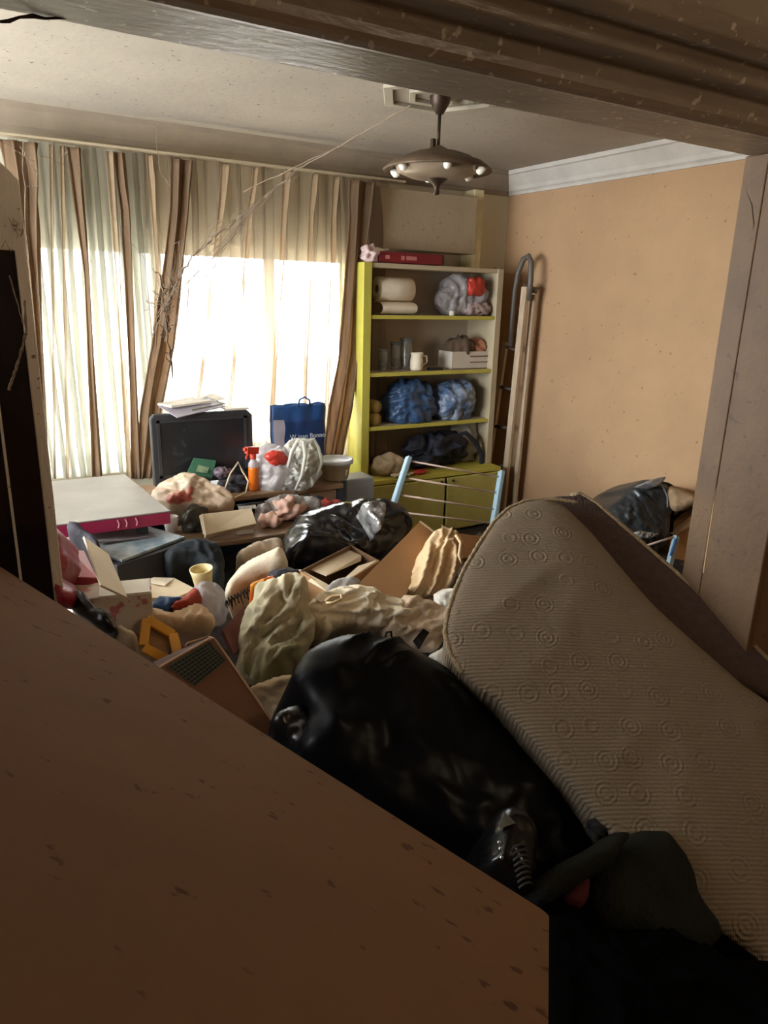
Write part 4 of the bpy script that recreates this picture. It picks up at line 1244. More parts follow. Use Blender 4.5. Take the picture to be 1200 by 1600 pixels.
plate('panel', ((224, 908, 2.62), (273, 903, 2.66), (306, 920, 2.5), (275, 934, 2.42), (230, 934, 2.44)), .03, m_tancard, cbb, .002)
plate('flap', ((224, 908, 2.60), (240, 902, 2.68), (273, 903, 2.66), (258, 914, 2.55)), .004, m_roll, cbb)
m_void = mat('void_shade', (20, 29, 34), 0.8, 0.3, 8)  # near-black tone, paints the shaded void below the coffee table
tag(puff('shade_sheet', ((255, 878), (275, 858), (305, 850), (345, 862), (352, 900), (335, 905), (300, 890), (268, 898)), pl(305, 880, 2.75, UPN), .06, .06, .8, .012, wrinkles(30, .02, 9), m_void), 'dark sheet standing in for the shaded void under the coffee table front', 'cloth')

# open box with a gridded inside next to the board
m_bcard = mat('brown_board_card', (122, 84, 58), 0.8, 0.15, 6)
m_bedge = mat('pale_card_edge', (196, 158, 130), 0.8, 0.1)
m_grid = mat('dark_green_grid', (38, 42, 36), 0.6, 0.2)
m_gl = mat('grid_line', (92, 92, 76), 0.6)
def onplane(q3, pix, off=0.0):
    P = [at(x, y, Y=Y) for x, y, Y in q3]
    n = (P[1]-P[0]).cross(P[2]-P[0]).normalized()
    if n.dot(CAM-P[0]) < 0: n = -n
    out = []
    for x, y in pix:
        d = ray(x, y)
        out.append((x, y, (CAM + d*((P[0]+n*off-CAM).dot(n)/d.dot(n))).y))
    return out


GQ = ((252, 1042, 1.80), (333, 997, 1.86), (428, 1132, 1.68))
gbx = thing('gridded_box', 'open brown box with a dark gridded panel beside the brown board', 'box', at(340, 1100, Y=1.75))
plate('front_panel', onplane(GQ, ((252, 1042), (333, 997), (428, 1132), (380, 1200), (252, 1110))), .006, m_bcard, gbx)
plate('back_panel', ((240, 1034, 1.93), (326, 995, 1.98), (331, 1000, 1.90), (250, 1046, 1.86)), .15, m_redend, gbx)
def edge(q, r_, nm):
    MB().tube([at(x, y, Y=Y) for x, y, Y in q], r_, 6).build(nm, m_bedge, gbx)
edge(((250, 1042, 1.80), (290, 1019, 1.825), (324, 1000, 1.853), (333, 997, 1.86), (338, 1002, 1.853), (380, 1062, 1.768), (429, 1132, 1.68)), .0035, 'card_edge')
edge(((290, 1010, 1.95), (292, 1005, 1.955), (326, 995, 1.98), (334, 997, 1.9)), .003, 'card_edge')
gp = onplane(GQ, ((262, 1042), (328, 1003), (353, 1032), (305, 1072)), .003)
plate('grid_panel', gp, .002, m_grid, gbx)
G = [at(x, y, Y=Y-.004) for x, y, Y in gp]
gm = MB()
for k in range(9):
    t = k/8
    gm.tube([G[0].lerp(G[3], t), G[1].lerp(G[2], t)], .0012, 4)
for k in range(12):
    t = k/11
    gm.tube([G[0].lerp(G[1], t), G[3].lerp(G[2], t)], .0009, 4)
gm.build('grid_lines', m_gl, gbx)

# ------------------------------------------------------------------ middle of the heap
m_blk = mat('glossy_black_bin_bag', (20, 20, 22), 0.22, 0.2, 5, 0.3, 14, spec=.7)
bb = thing('black_rubbish_bag', 'shiny black rubbish bag in front of the yellow cabinet', 'bag', at(540, 885, Y=2.85))
puff('bag_body', ((440, 850), (446, 832), (460, 814), (490, 802), (520, 794), (560, 787), (600, 786), (628, 802), (643, 822), (640, 836), (610, 852), (580, 872), (545, 882), (500, 890), (456, 890), (441, 872)), pl(540, 850, 2.85, (-.12, -.72, .68)), .15, .17, .6, .013, crumple(41, .05, 7), m_blk, bb, bk=(1.12, None, .08))
m_silv = mat('silver_plastic_and_highlight', (196, 194, 190), 0.2, 0.5, 16, 0.5, 40, metal=.5, rgb2=(60, 60, 62))  # silver tone; on the rubbish bag it paints in a highlight
puff('painted_highlight_fold', ((566, 788), (584, 783), (602, 788), (601, 806), (594, 828), (586, 820), (576, 804)), pl(588, 806, 2.66, (-.12, -.72, .68)), .02, .03, 1, .008, crumple(42, .012, 22), m_silv, bb)  # the bag's wrinkled highlight, laid on as a silver-coloured piece
# grey bags and cloths left of it
m_creamc = mat('cream_canvas', (228, 214, 188), 0.9, 0.12, 7, 0.3, 60)
m_fringe = mat('black_fringe', (24, 22, 22), 0.9)
fc = thing('fringed_cushion', 'cream cushion with a black fringe below the coffee table', 'cushion', at(405, 930, Y=2.62))
puff('cushion', ((349, 928), (360, 906), (384, 882), (412, 868), (440, 858), (452, 878), (445, 893), (404, 910), (380, 924), (366, 936), (353, 938)), pl(400, 900, 2.62, (-.3, -.6, .75)), .06, .07, .8, .012, wrinkles(43, .008, 8), m_creamc, fc, bk=(1.15, 20, .1))
fm = MB()
for k in range(22):
    t = k/21
    a = at(352+(404-352)*t, 936-(936-910)*t+ (4 if k % 2 else 0), Y=2.56)
    fm.tube([a, a+Vector((.008*math.sin(k*3), -.02, -.03-.01*math.sin(k*5)))], [.004, .0015], 5)
tag(fm.build('fringe', m_fringe, fc), kind='stuff')
tag(puff('grey_pillow', ((371, 868), (396, 855), (425, 847), (442, 850), (440, 862), (410, 868), (384, 880)), pl(405, 863, 2.78, UPN), .05, .05, .8, .012, wrinkles(44, .012, 10), mat('greyish_beige_cloth', (172, 152, 130), .9, .2, 8, .3)), 'greyish beige cushion behind the fringed cream cushion', 'cushion')
m_yor = mat('yellow_orange_wrapper', (226, 168, 40), 0.4, 0, 9, 0.3, rgb2=(214, 72, 34))
tag(puff('orange_wrapper', ((392, 912), (410, 906), (427, 899), (430, 912), (415, 920), (397, 922)), pl(412, 911, 2.42, UPN), .015, .02, .8, .008, crumple(45, .008, 20), m_yor), 'yellow and orange wrapper on the edge of the fringed cushion', 'wrapper')
tag(blob('black_beanie', at(448, 902, Y=2.48), (.07, .06, .03), m_dkcl, 46, .02, 14, sub=4, plastic=False), 'dark knitted hat lying left of the open cardboard box', 'hat')
m_rbox = mat('reddish_brown_card', (110, 62, 50), 0.8, 0.2)
rbx = thing('reddish_box', 'reddish brown box corner left of the beige coat', 'box', at(375, 990, Y=2.2))
plate('side', ((348, 984, 2.2), (380, 948, 2.28), (382, 1008, 2.14), (366, 1022, 2.1)), .02, m_rbox, rbx)
plate('rear_side', ((380, 948, 2.28), (410, 952, 2.36), (410, 1010, 2.24), (382, 1008, 2.14)), .02, m_rbox, rbx)
m_khaki = mat('beige_green_cotton', (206, 192, 162), 0.9, 0, 3.2, 0.35, 60, rgb2=(146, 142, 112))
tag(puff('beige_coat', ((398, 918), (430, 906), (462, 898), (482, 908), (486, 930), (484, 944), (492, 972), (494, 996), (478, 1016), (462, 1040), (456, 1057), (428, 1060), (408, 1072), (386, 1066), (370, 1040), (374, 1000), (380, 958), (392, 936)), pl(430, 985, 2.12, (-.25, -.72, .62)), .05, .06, .9, .010, wrinkles(47, .05, 11, 70, 2.6, .7), m_khaki, bk=(1.75, 70, .13)), 'crumpled beige and greenish coat in the middle of the heap', 'coat')
tag(puff('grey_sheet', ((390, 1076), (428, 1060), (458, 1058), (474, 1086), (482, 1104), (455, 1124), (425, 1138), (408, 1110)), pl(435, 1098, 1.85, (-.2, -.6, .75)), .03, .05, .9, .011, wrinkles(48, .016, 9, 20), m_beige), 'greyish beige sheet between the coat and the big black bag', 'sheet')
# open cardboard box
m_cardb = mat('brown_cardboard', (188, 146, 102), 0.8, 0.12, 5, 0.1, 60)
m_cardl = mat('pale_cardboard', (226, 208, 176), 0.8, 0.1, 5)
m_cardd = mat('box_inside', (120, 90, 62), 0.85, 0.15)
ob_ = thing('cardboard_box', 'open cardboard box with raised flaps in the middle of the heap', 'box', at(540, 925, Y=2.5))
A_, B_, C_, D_ = at(470, 892, Y=2.44), at(517, 921, Y=2.32), at(592, 876, Y=2.58), at(548, 852, Y=2.72)
dn = Vector((0, 0, -.2))
def wall(nm, a, b, mt, par=ob_, t=.004):
    n = (b-a).cross(Vector((0, 0, 1))).normalized()*t
    vs = [a, b, b+dn, a+dn, a+n, b+n, b+dn+n, a+dn+n]
    MB().add(vs, [(0, 1, 2, 3), (7, 6, 5, 4), (0, 4, 5, 1), (1, 5, 6, 2), (2, 6, 7, 3), (3, 7, 4, 0)]).build(nm, mt, par)
wall('wall', A_, B_, m_cardb)
wall('wall', B_, C_, m_cardb)
wall('wall', C_, D_, m_cardd)
wall('wall', D_, A_, m_cardd)
bt_ = [p_+dn*.97 for p_ in (A_, B_, C_, D_)]
MB().add(bt_+[p_+Vector((0, 0, -.004)) for p_ in bt_], [(0, 1, 2, 3), (7, 6, 5, 4), (0, 4, 5, 1), (1, 5, 6, 2), (2, 6, 7, 3), (3, 7, 4, 0)]).build('bottom', m_cardd, ob_)
plate('left_flap', ((452, 891, 2.52), (470, 890, 2.46), (518, 916, 2.33), (510, 924, 2.30)), .004, m_cardl, ob_)
plate('rear_flap', ((482, 888, 2.50), (546, 859, 2.72), (565, 868, 2.66), (564, 876, 2.62), (510, 899, 2.42)), .004, m_cardl, ob_)
plate('side_flap', ((517, 922, 2.32), (588, 880, 2.58), (592, 874, 2.6), (560, 884, 2.55)), .004, m_cardl, ob_)
tag(puff('grey_rag', ((512, 916), (528, 908), (548, 904), (560, 910), (556, 924), (530, 930), (516, 926)), pl(535, 916, 2.26, UPN), .03, .03, .7, .009, wrinkles(49, .014, 14), m_greyp), 'small greyish rag on the front corner of the cardboard box', 'rag')
tcb = thing('tall_cardboard', 'tall brown cardboard panel leaning behind the beige jacket', 'cardboard', at(600, 930, Y=2.5))
plate('panel', ((548, 924, 2.36), (656, 815, 2.66), (679, 832, 2.62), (660, 880, 2.5), (632, 935, 2.33)), .012, m_cardb, tcb)
MB().tube([at(656, 815, Y=2.66), at(679, 832, Y=2.62)], .006, 6).build('torn_edge', m_cardl, tcb)
tcc = thing('small_carton', 'small brown carton corner between the jacket and the rug', 'carton', at(735, 850, Y=2.6))
plate('front', ((712, 832, 2.66), (752, 838, 2.7), (750, 870, 2.62), (724, 872, 2.58)), .2, m_cardb, tcc, .003)
plate('flap', ((690, 820, 2.75), (712, 832, 2.68), (722, 860, 2.6), (700, 850, 2.64)), .004, m_cardl, tcc)
m_jack = mat('beige_jacket_cloth', (226, 194, 150), 0.85, 0.12, 7, 0.3, 60)
jk = thing('beige_jacket', 'beige quilted jacket thrown over the tall cardboard panel', 'jacket', at(680, 930, Y=2.42))
puff('jacket', ((657, 861), (666, 846), (676, 835), (693, 829), (711, 833), (722, 850), (719, 875), (708, 907), (690, 936), (662, 936), (627, 928), (640, 900)), pl(680, 885, 2.44, (-.2, -.75, .62)), .06, .06, .8, .0095, wrinkles(50, .030, 11, 62, 3.5, .5), m_jack, jk, bk=(2.0, 62, .10))
puff('fur_trim', ((662, 930), (676, 920), (692, 922), (702, 934), (690, 944), (672, 942)), pl(682, 932, 2.36, UPN), .035, .03, 1, .007, crumple(51, .016, 40), mat('brown_fur_trim', (128, 98, 70), .9, .4, 40), jk)
MB().tube([at(x, y, Y=Y) for x, y, Y in ((712, 836, 2.40), (720, 848, 2.37), (717, 868, 2.34), (722, 880, 2.33))], .007, 7).build('cuff_cord', m_jack, jk, smooth=True)
m_cc = mat('cream_cotton', (240, 226, 198), 0.9, 0.08, 6, 0.3, 50)
cc = thing('cream_hoodie', 'cream cotton hoodie with a drawstring in front of the cardboard box', 'hoodie', at(550, 980, Y=2.12))
puff('hoodie', ((468, 958), (490, 940), (518, 924), (548, 920), (580, 924), (608, 938), (640, 952), (636, 976), (600, 984), (566, 984), (524, 982), (508, 992), (494, 990)), pl(555, 955, 2.14, (-.15, -.7, .68)), .07, .08, .8, .0095, wrinkles(52, .032, 13, 8, 3.2, .6), m_cc, cc, bk=(2.0, 8, .10))
MB().tube([at(x, y, Y=Y) for x, y, Y in ((508, 940, 2.03), (518, 932, 2.03), (532, 930, 2.03), (534, 936, 2.0), (520, 942, 1.99), (510, 942, 2.01))], .005, 7).build('drawstring', m_jack, cc, smooth=True)
m_greig = mat('greige_canvas', (214, 190, 162), 0.9, 0.12, 6, 0.3, 60)
gc = thing('greige_tote', 'greige canvas tote with a black strap next to the cream hoodie', 'bag', at(640, 1000, Y=2.05))
puff('bag_cloth', ((582, 968), (610, 950), (628, 932), (660, 938), (690, 950), (712, 958), (704, 990), (690, 1014), (672, 1024), (640, 1012), (600, 990)), pl(645, 975, 2.04, (-.15, -.68, .7)), .05, .07, .8, .0105, wrinkles(53, .018, 9, 30, 2.5), m_greig, gc, bk=(1.7, 30, .11))
plate('black_strap', ((646, 1001, 1.93), (662, 982, 1.95), (671, 988, 1.95), (655, 1014, 1.90)), .006, m_fringe, gc)
MB().tube([at(x, y, Y=1.93) for x, y in ((602, 996), (604, 988), (611, 987), (612, 995))], .004, 6).build('strap_loop', m_fringe, gc, smooth=True)
m_wp = mat('white_polythene', (226, 222, 210), 0.4, 0.1, 8, 0.4, 20)
tag(puff('white_polythene', ((672, 1026), (690, 1014), (702, 1000), (716, 1028), (732, 1062), (722, 1062), (700, 1046)), pl(705, 1035, 1.80, UPN), .02, .03, .8, .009, crumple(54, .014, 16), m_wp), 'white polythene scrap between the tote and the rug edge', 'scrap')
tag(blob('pale_scrap', at(702, 936, Y=2.2), (.05, .04, .03), m_wp, 55, .02, 18, sub=4), 'pale scrap between the jacket trim and the rug', 'scrap')

# ------------------------------------------------------------------ right: backpack, box, second rack end
m_bpkc = mat('dark_grey_coated_cloth', (50, 54, 56), 0.35, 0.25, 4, 0.25, 12, spec=.6)
bp_ = thing('backpack', 'dark grey shiny backpack with pale piping against the peach wall', 'backpack', at(1000, 850, Y=2.55))
puff('body', ((944, 806), (958, 788), (980, 766), (1004, 751), (1026, 752), (1040, 762), (1046, 790), (1040, 820), (1034, 850), (1010, 870), (960, 860), (945, 835)), pl(1000, 805, 2.55, (-.35, -.85, .3)), .09, .09, .6, .011, crumple(61, .02, 7), m_bpkc, bp_)
puff('side_pocket', ((1030, 754), (1044, 754), (1058, 766), (1060, 782), (1052, 800), (1050, 830), (1042, 866), (1034, 866), (1042, 820), (1046, 780)), pl(1046, 800, 2.54, (-.35, -.85, .3)), .04, .03, .8, .008, None, m_fringe, bp_)
MB().tube([at(x, y, Y=Y) for x, y, Y in ((1026, 756, 2.46), (1036, 760, 2.46), (1043, 776, 2.455), (1043, 796, 2.455), (1041, 808, 2.455))], .005, 7).build('piping', m_greyp, bp_, smooth=True)
puff('white_tag', ((1008, 754), (1022, 748), (1040, 745), (1034, 754), (1026, 760), (1014, 757)), pl(1022, 752, 2.47, FRN), .012, .015, .8, .006, None, m_greyp, bp_)
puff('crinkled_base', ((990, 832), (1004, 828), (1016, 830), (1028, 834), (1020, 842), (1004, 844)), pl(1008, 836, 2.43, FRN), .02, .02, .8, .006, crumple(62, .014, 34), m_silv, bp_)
sb = thing('kraft_box', 'brown cardboard box behind the backpack by the door jamb', 'box', at(1075, 860, Y=2.6))
plate('front', ((1046, 830, 2.5), (1092, 796, 2.5), (1092, 880, 2.36), (1046, 880, 2.36)), .2, m_cardb, sb, .003)
plate('flap', ((1046, 832, 2.49), (1092, 798, 2.48), (1092, 815, 2.44), (1054, 836, 2.45)), .004, m_cardl, sb)
tag(MB().tube([at(x, y, Y=Y) for x, y, Y in ((1050, 812, 2.48), (1066, 800, 2.47), (1082, 792, 2.45), (1092, 784, 2.45))], [.012, .01, .01, .008], 8).build('black_strap', m_fringe, smooth=True), 'black strap running from the backpack to the door jamb', 'strap')
tag(puff('grey_pouch', ((1044, 760), (1062, 762), (1084, 772), (1090, 786), (1070, 798), (1056, 802), (1048, 790)), pl(1068, 780, 2.40, (-.8, -.55, .2)), .06, .05, .8, .011, wrinkles(63, .012, 9), mat('taupe_cloth', (160, 132, 100), .9, .15, 6)), 'taupe cloth pouch between the backpack and the door jamb', 'pouch')
r2 = thing('rack_end', 'pale blue end of a second drying rack behind the rug', 'drying rack', at(1052, 870, Y=2.3))
bar(MB(), at(1057, 838, Y=2.30), at(1040, 905, Y=2.22), .026, .03).build('post', m_lblue, r2, bevel=.004)
bar(MB(), at(1056, 842, Y=2.282), at(1048, 868, Y=2.25), .012, .006).build('inlay', m_bbag, r2)
MB().tube([at(1052, 839, Y=2.3), at(1024, 848, Y=2.34), at(1000, 856, Y=2.38)], .006, 8).build('wire', m_wire, r2, smooth=True)

# ------------------------------------------------------------------ the folded rug
M = mat('rug_backing', (130, 115, 95), 0.9, 0.14, 3.0)
nt = M.node_tree
N, L = nt.nodes, nt.links
b = N['Principled BSDF']
tc = N.new('ShaderNodeTexCoord')
wv = N.new('ShaderNodeTexWave')
wv.wave_type = 'BANDS'
wv.bands_direction = 'Y'
wv.inputs['Scale'].default_value = 30
wv.inputs['Distortion'].default_value = 1.2
wv.inputs['Detail'].default_value = 2
wv.inputs['Detail Scale'].default_value = 2
L.new(tc.outputs['UV'], wv.inputs['Vector'])
wv2 = N.new('ShaderNodeTexWave')
wv2.bands_direction = 'X'
wv2.inputs['Scale'].default_value = 70
L.new(tc.outputs['UV'], wv2.inputs['Vector'])
vo = N.new('ShaderNodeTexVoronoi')
vo.inputs['Scale'].default_value = 11
vo.inputs['Randomness'].default_value = .35
L.new(tc.outputs['UV'], vo.inputs['Vector'])
mt_ = N.new('ShaderNodeMath'); mt_.operation = 'MULTIPLY'; mt_.inputs[1].default_value = 46
L.new(vo.outputs['Distance'], mt_.inputs[0])
sn = N.new('ShaderNodeMath'); sn.operation = 'SINE'
L.new(mt_.outputs[0], sn.inputs[0])
mk = N.new('ShaderNodeMapRange'); mk.inputs[1].default_value = .42; mk.inputs[2].default_value = .34
L.new(vo.outputs['Distance'], mk.inputs[0])
nz = N.new('ShaderNodeTexNoise'); nz.inputs['Scale'].default_value = 60
L.new(tc.outputs['UV'], nz.inputs['Vector'])
m1 = N.new('ShaderNodeMath'); m1.operation = 'MULTIPLY'
L.new(sn.outputs[0], m1.inputs[0]); L.new(mk.outputs[0], m1.inputs[1])
m1b = N.new('ShaderNodeMath'); m1b.operation = 'MULTIPLY'
L.new(m1.outputs[0], m1b.inputs[0]); L.new(nz.outputs[0], m1b.inputs[1])
m2 = N.new('ShaderNodeMath'); m2.operation = 'MULTIPLY_ADD'; m2.inputs[1].default_value = .55
L.new(wv.outputs['Fac'], m2.inputs[0]); L.new(m1b.outputs[0], m2.inputs[2])
m3 = N.new('ShaderNodeMath'); m3.operation = 'MULTIPLY_ADD'; m3.inputs[1].default_value = .18
L.new(wv2.outputs['Fac'], m3.inputs[0]); L.new(m2.outputs[0], m3.inputs[2])
bp = N.new('ShaderNodeBump'); bp.inputs['Strength'].default_value = .75; bp.inputs['Distance'].default_value = .004
L.new(m3.outputs[0], bp.inputs['Height'])
L.new(bp.outputs[0], b.inputs['Normal'])
m_rug = M
m_pile = mat('dark_rug_pile', (78, 60, 54), 0.95, 0.3, 40, 0.6, 120)
m_serge = mat('serged_edge', (168, 148, 116), 0.9, 0.3, 60, 0.8, 160)
RP = ((700, 960, 1.60), (905, 785, 1.70), (1200, 1060, 1.03))
rg = thing('rug', 'folded beige rug showing its ribbed underside across the doorway', 'rug', at(900, 1100, Y=1.4))
ro = [(700, 960), (712, 922), (728, 886), (752, 846), (774, 814), (796, 795), (822, 784), (850, 781), (876, 788), (892, 800), (927, 836), (971, 888), (1022, 946), (1090, 1008), (1154, 1064), (1222, 1126), (1235, 1300), (1228, 1520), (1160, 1480), (1080, 1420), (1010, 1350), (960, 1310), (910, 1250), (860, 1190), (818, 1140), (780, 1098), (752, 1078), (722, 1052), (704, 1022), (696, 990)]
rbase = wrinkles(71, .012, 3, 60, 2, .2)
puff('front_fold', ro, RP, .032, .22, .55, .013, lambda u, v: rbase(u, v), m_rug, rg)
Pn = [at(*q[:2], Y=q[2]) for q in RP]
nn = (Pn[1]-Pn[0]).cross(Pn[2]-Pn[0]).normalized()
if nn.dot(CAM-Pn[0]) < 0: nn = -nn
def onrug(x, y, off=0.0):
    d = ray(x, y)
    return CAM + d*(((Pn[0]+nn*off)-CAM).dot(nn)/d.dot(nn))
def bplane(off):
    out = []
    for x, y in ((700, 960), (905, 785), (1200, 1060)):
        out.append((x, y, onrug(x, y, off).y))
    return out
puff('rear_fold', [(860, 790), (893, 774), (905, 771), (930, 785), (985, 833), (1060, 898), (1130, 962), (1225, 1056), (1232, 1100), (1120, 1050), (1000, 940)], bplane(-.05), .012, .015, 1.5, .012, None, m_pile, rg)
MB().tube([onrug(x, y, -.045) for x, y in ((893, 775), (905, 772), (930, 786), (985, 834), (1060, 899), (1130, 963), (1225, 1057))], .010, 10).build('rear_edge', m_serge, rg, smooth=True)
sg = [onrug(x, y) for x, y in ((722, 1052), (704, 1022), (695, 990), (699, 960), (711, 922), (727, 886), (751, 846), (773, 814), (795, 794), (821, 783), (850, 780), (880, 782), (905, 786))]
ss = []
for i in range(len(sg)-1):
    for j in range(8):
        ss.append(sg[i].lerp(sg[i+1], j/8))
MB().tube(ss, [.006+.0022*(i % 2) for i in range(len(ss))], 8).build('serged_edge', m_serge, rg, smooth=True)

# ------------------------------------------------------------------ foreground: board, big bag, boot, garments
m_board = mat('dusty_brown_board', (118, 86, 58), 0.9, 0.14, 2.2, 0.12, 30, spec=.12, specks=(24, .66, (84, 56, 36)))
BP = at(858, 1428, Y=.72)
d1 = ray(-2408, -638).normalized()
d2 = -(ray(860, 1139).normalized())
d2 = (d2 - d1*d2.dot(d1)).normalized()
bn_ = d1.cross(d2).normalized()
if bn_.z < 0: bn_ = -bn_
r_ = .022
cr = [BP + d1*(r_*(1-math.cos(t))) + d2*(r_*(1-math.sin(t))) for t in [math.radians(90*k/5) for k in range(6)]]
pts = cr + [BP+d1*1.62, BP+d2*1.12+d1*1.62, BP+d2*1.12]
n_ = len(pts)
bo = thing('brown_board', 'large dusty brown board tilted across the lower left of the doorway', 'board', BP)
MB().add(pts+[p_-bn_*.03 for p_ in pts], [tuple(range(n_)), tuple(range(n_, 2*n_))[::-1]]+[(i, (i+1) % n_, n_+(i+1) % n_, n_+i) for i in range(n_)]).build('panel', m_board, bo)

m_bigb = mat('matt_black_bin_bag', (8, 9, 13), 0.4, 0.3, 3, 0.2, 10, spec=.14)
bgb = thing('big_black_bag', 'huge black rubbish bag stretched between the board and the rug', 'bag', at(650, 1200, Y=1.5))
puff('bag_body', ((462, 1078), (456, 1056), (464, 1040), (482, 1018), (512, 1002), (548, 994), (590, 996), (630, 1010), (664, 1030), (700, 1050), (736, 1084), (764, 1112), (792, 1146), (842, 1200), (896, 1258), (940, 1304), (944, 1330), (900, 1352), (850, 1400), (800, 1390), (700, 1330), (600, 1270), (530, 1220), (478, 1180), (472, 1140), (482, 1110)), ((480, 1050, 1.64), (700, 1030, 1.60), (900, 1330, 1.10)), .09, .2, .9, .013, crumple(81, .03, 4.5), m_bigb, bgb, bk=(1.04, 40, .12), ridges=((((545, 1060), (575, 1032), (612, 1012), (648, 1010)), .028, .010), (((520, 1030), (545, 1012), (575, 1000), (600, 1000)), .024, .010), (((575, 1062), (605, 1045), (640, 1034)), .02, .009), (((660, 1060), (700, 1090), (730, 1130)), .02, .02), (((470, 1090), (500, 1120), (520, 1160)), .02, .02)))
tag(puff('black_bag', ((424, 1128), (440, 1112), (472, 1104), (486, 1130), (484, 1170), (470, 1176), (440, 1150)), pl(456, 1136, 1.56, UPN), .03, .04, .9, .01, crumple(82, .02, 14), m_bbin), 'small black bag between the gridded box and the huge black bag', 'bag')
# boot
m_boot = mat('black_boot_leather', (14, 14, 15), 0.25, 0.2, 8, 0.3, 30)
m_lace = mat('dark_grey_lace', (52, 50, 46), 0.7, 0.2)
m_eye = mat('bright_eyelet', (220, 220, 220), 0.25, metal=.8)
bt0 = thing('boot', 'black lace-up boot lying between the brown board and the rug', 'boot', at(800, 1330, Y=1.0))
BPL = pl(800, 1320, .985, (-.15, -.5, .85))
puff('upper', ((757, 1352), (760, 1310), (770, 1278), (790, 1264), (815, 1270), (830, 1290), (836, 1330), (836, 1370), (822, 1392), (796, 1392), (770, 1376)), BPL, .06, .05, .8, .008, wrinkles(83, .01, 16, 80), m_boot, bt0)
def onboot(x, y, off=.062):
    P = [at(a, b2, Y=c2) for a, b2, c2 in BPL]
    n = (P[1]-P[0]).cross(P[2]-P[0]).normalized()
    if n.dot(CAM-P[0]) < 0: n = -n
    d = ray(x, y)
    return CAM + d*(((P[0]+n*off)-CAM).dot(n)/d.dot(n))
for k in range(8):
    y = 1322+k*8.5
    MB().tube([onboot(798+k*1.8, y+6), onboot(806+k*1.8, y, .070), onboot(816+k*1.6, y-3, .068), onboot(822+k*1.2, y-1, .06)], .0028, 7).build('lace', m_lace, bt0, smooth=True)
for x, y in ((780, 1316), (782, 1326), (784, 1340)):
    MB().lathe([(.0022, 0), (.0035, .001), (.0022, .002)], onboot(x, y, .058), 10, frame_from(CAM-onboot(x, y))).build('eyelet', m_eye, bt0)
MB().add([onboot(788, 1268, .068), onboot(806, 1286, .068), onboot(782, 1294, .068), onboot(788, 1268, .06), onboot(806, 1286, .06), onboot(782, 1294, .06)], [(0, 1, 2), (5, 4, 3), (0, 3, 4, 1), (1, 4, 5, 2), (2, 5, 3, 0)]).build('tongue_tab', mat('grey_tongue_tab', (92, 92, 88), .6), bt0)
# dark fleece garment
m_flee = mat('dark_grey_green_fleece', (38, 40, 35), 0.95, 0.25, 6, 0.5, 90, spec=.15)
m_lin = mat('dark_red_lining', (76, 16, 22), 0.85, 0.2)
fl = thing('fleece_jacket', 'dark grey green fleece jacket with red lining below the rug', 'jacket', at(960, 1400, Y=.9))
puff('sleeve', ((822, 1384), (860, 1356), (905, 1330), (945, 1308), (968, 1300), (985, 1312), (960, 1340), (920, 1372), (880, 1400), (850, 1408)), pl(900, 1355, .90, (-.1, -.5, .85)), .035, .03, .9, .008, wrinkles(84, .008, 12, 30), m_flee, fl, bk=(1.08, 30, .12))
puff('body', ((914, 1420), (916, 1385), (935, 1345), (965, 1312), (1005, 1300), (1040, 1308), (1068, 1340), (1090, 1400), (1120, 1470), (1060, 1500), (980, 1470), (925, 1450)), pl(1000, 1390, .86, (-.1, -.5, .85)), .06, .06, .8, .009, wrinkles(85, .016, 7, 70), m_flee, fl, bk=(1.08, 70, .14))
puff('lining', ((878, 1402), (900, 1378), (920, 1366), (920, 1400), (908, 1418), (890, 1414)), pl(902, 1395, .90, (-.1, -.5, .85)), .02, .02, .9, .008, None, m_lin, fl)
tag(blob('black_wad', at(938, 1296, Y=1.02), (.035, .03, .035), m_fringe, 86, .015, 20, sub=4, plastic=False), 'small black wad of cloth at the lower rug edge', 'wad')
m_blkc = mat('black_cotton', (5, 5, 6), 0.95, 0.3, 6, 0.4, 60, spec=.08)
tag(puff('black_garment', ((840, 1418), (880, 1424), (915, 1430), (950, 1452), (1000, 1448), (1060, 1462), (1130, 1500), (1230, 1510), (1240, 1660), (1050, 1670), (850, 1660), (845, 1540)), pl(1000, 1530, .74, (-.1, -.4, .9)), .05, .06, .9, .011, wrinkles(87, .022, 8, -30, 3), m_blkc), 'black cotton garment filling the lower right corner by the board', 'garment')

# ------------------------------------------------------------------ cobwebs
m_web = mat('dusty_cobweb', (150, 132, 112), 0.95, 0.3, 30)
m_webd = mat('dark_cobweb_clots', (72, 58, 48), 0.95, 0.3, 30)
rnd = random.Random(5)
def strand(mb, a, b, r, sag=.03, jit=.006, n=14):
    P = []
    for k in range(n):
        t = k/(n-1)
        P.append(a.lerp(b, t)+Vector((rnd.uniform(-jit, jit), rnd.uniform(-jit, jit), rnd.uniform(-jit, jit)-sag*4*t*(1-t))))
    mb.tube(P, [r*(.6+.8*rnd.random()) for _ in P], 4, cap=False)
    return P
wa, wm, wc = at(642, 165, Z=ZC-.02), at(470, 262, Y=3.9), at(372, 340, Y=4.0)
wk, we = at(262, 468, Y=4.1), at(270, 590, Y=4.15)
cw = MB()
P1 = strand(cw, wa, wm, .0034, .0, .003)
P2 = strand(cw, wm, wc, .006, .0, .005)
P3 = strand(cw, wc, at(300, 400, Y=4.05), .005, .0, .008)
P3 += strand(cw, at(300, 400, Y=4.05), wk, .005, .0, .008)
strand(cw, at(560, 215, Y=3.6), at(380, 300, Y=4.0), .003, 0, .004)
strand(cw, at(470, 270, Y=3.9), at(366, 352, Y=4.05), .0015, .01)
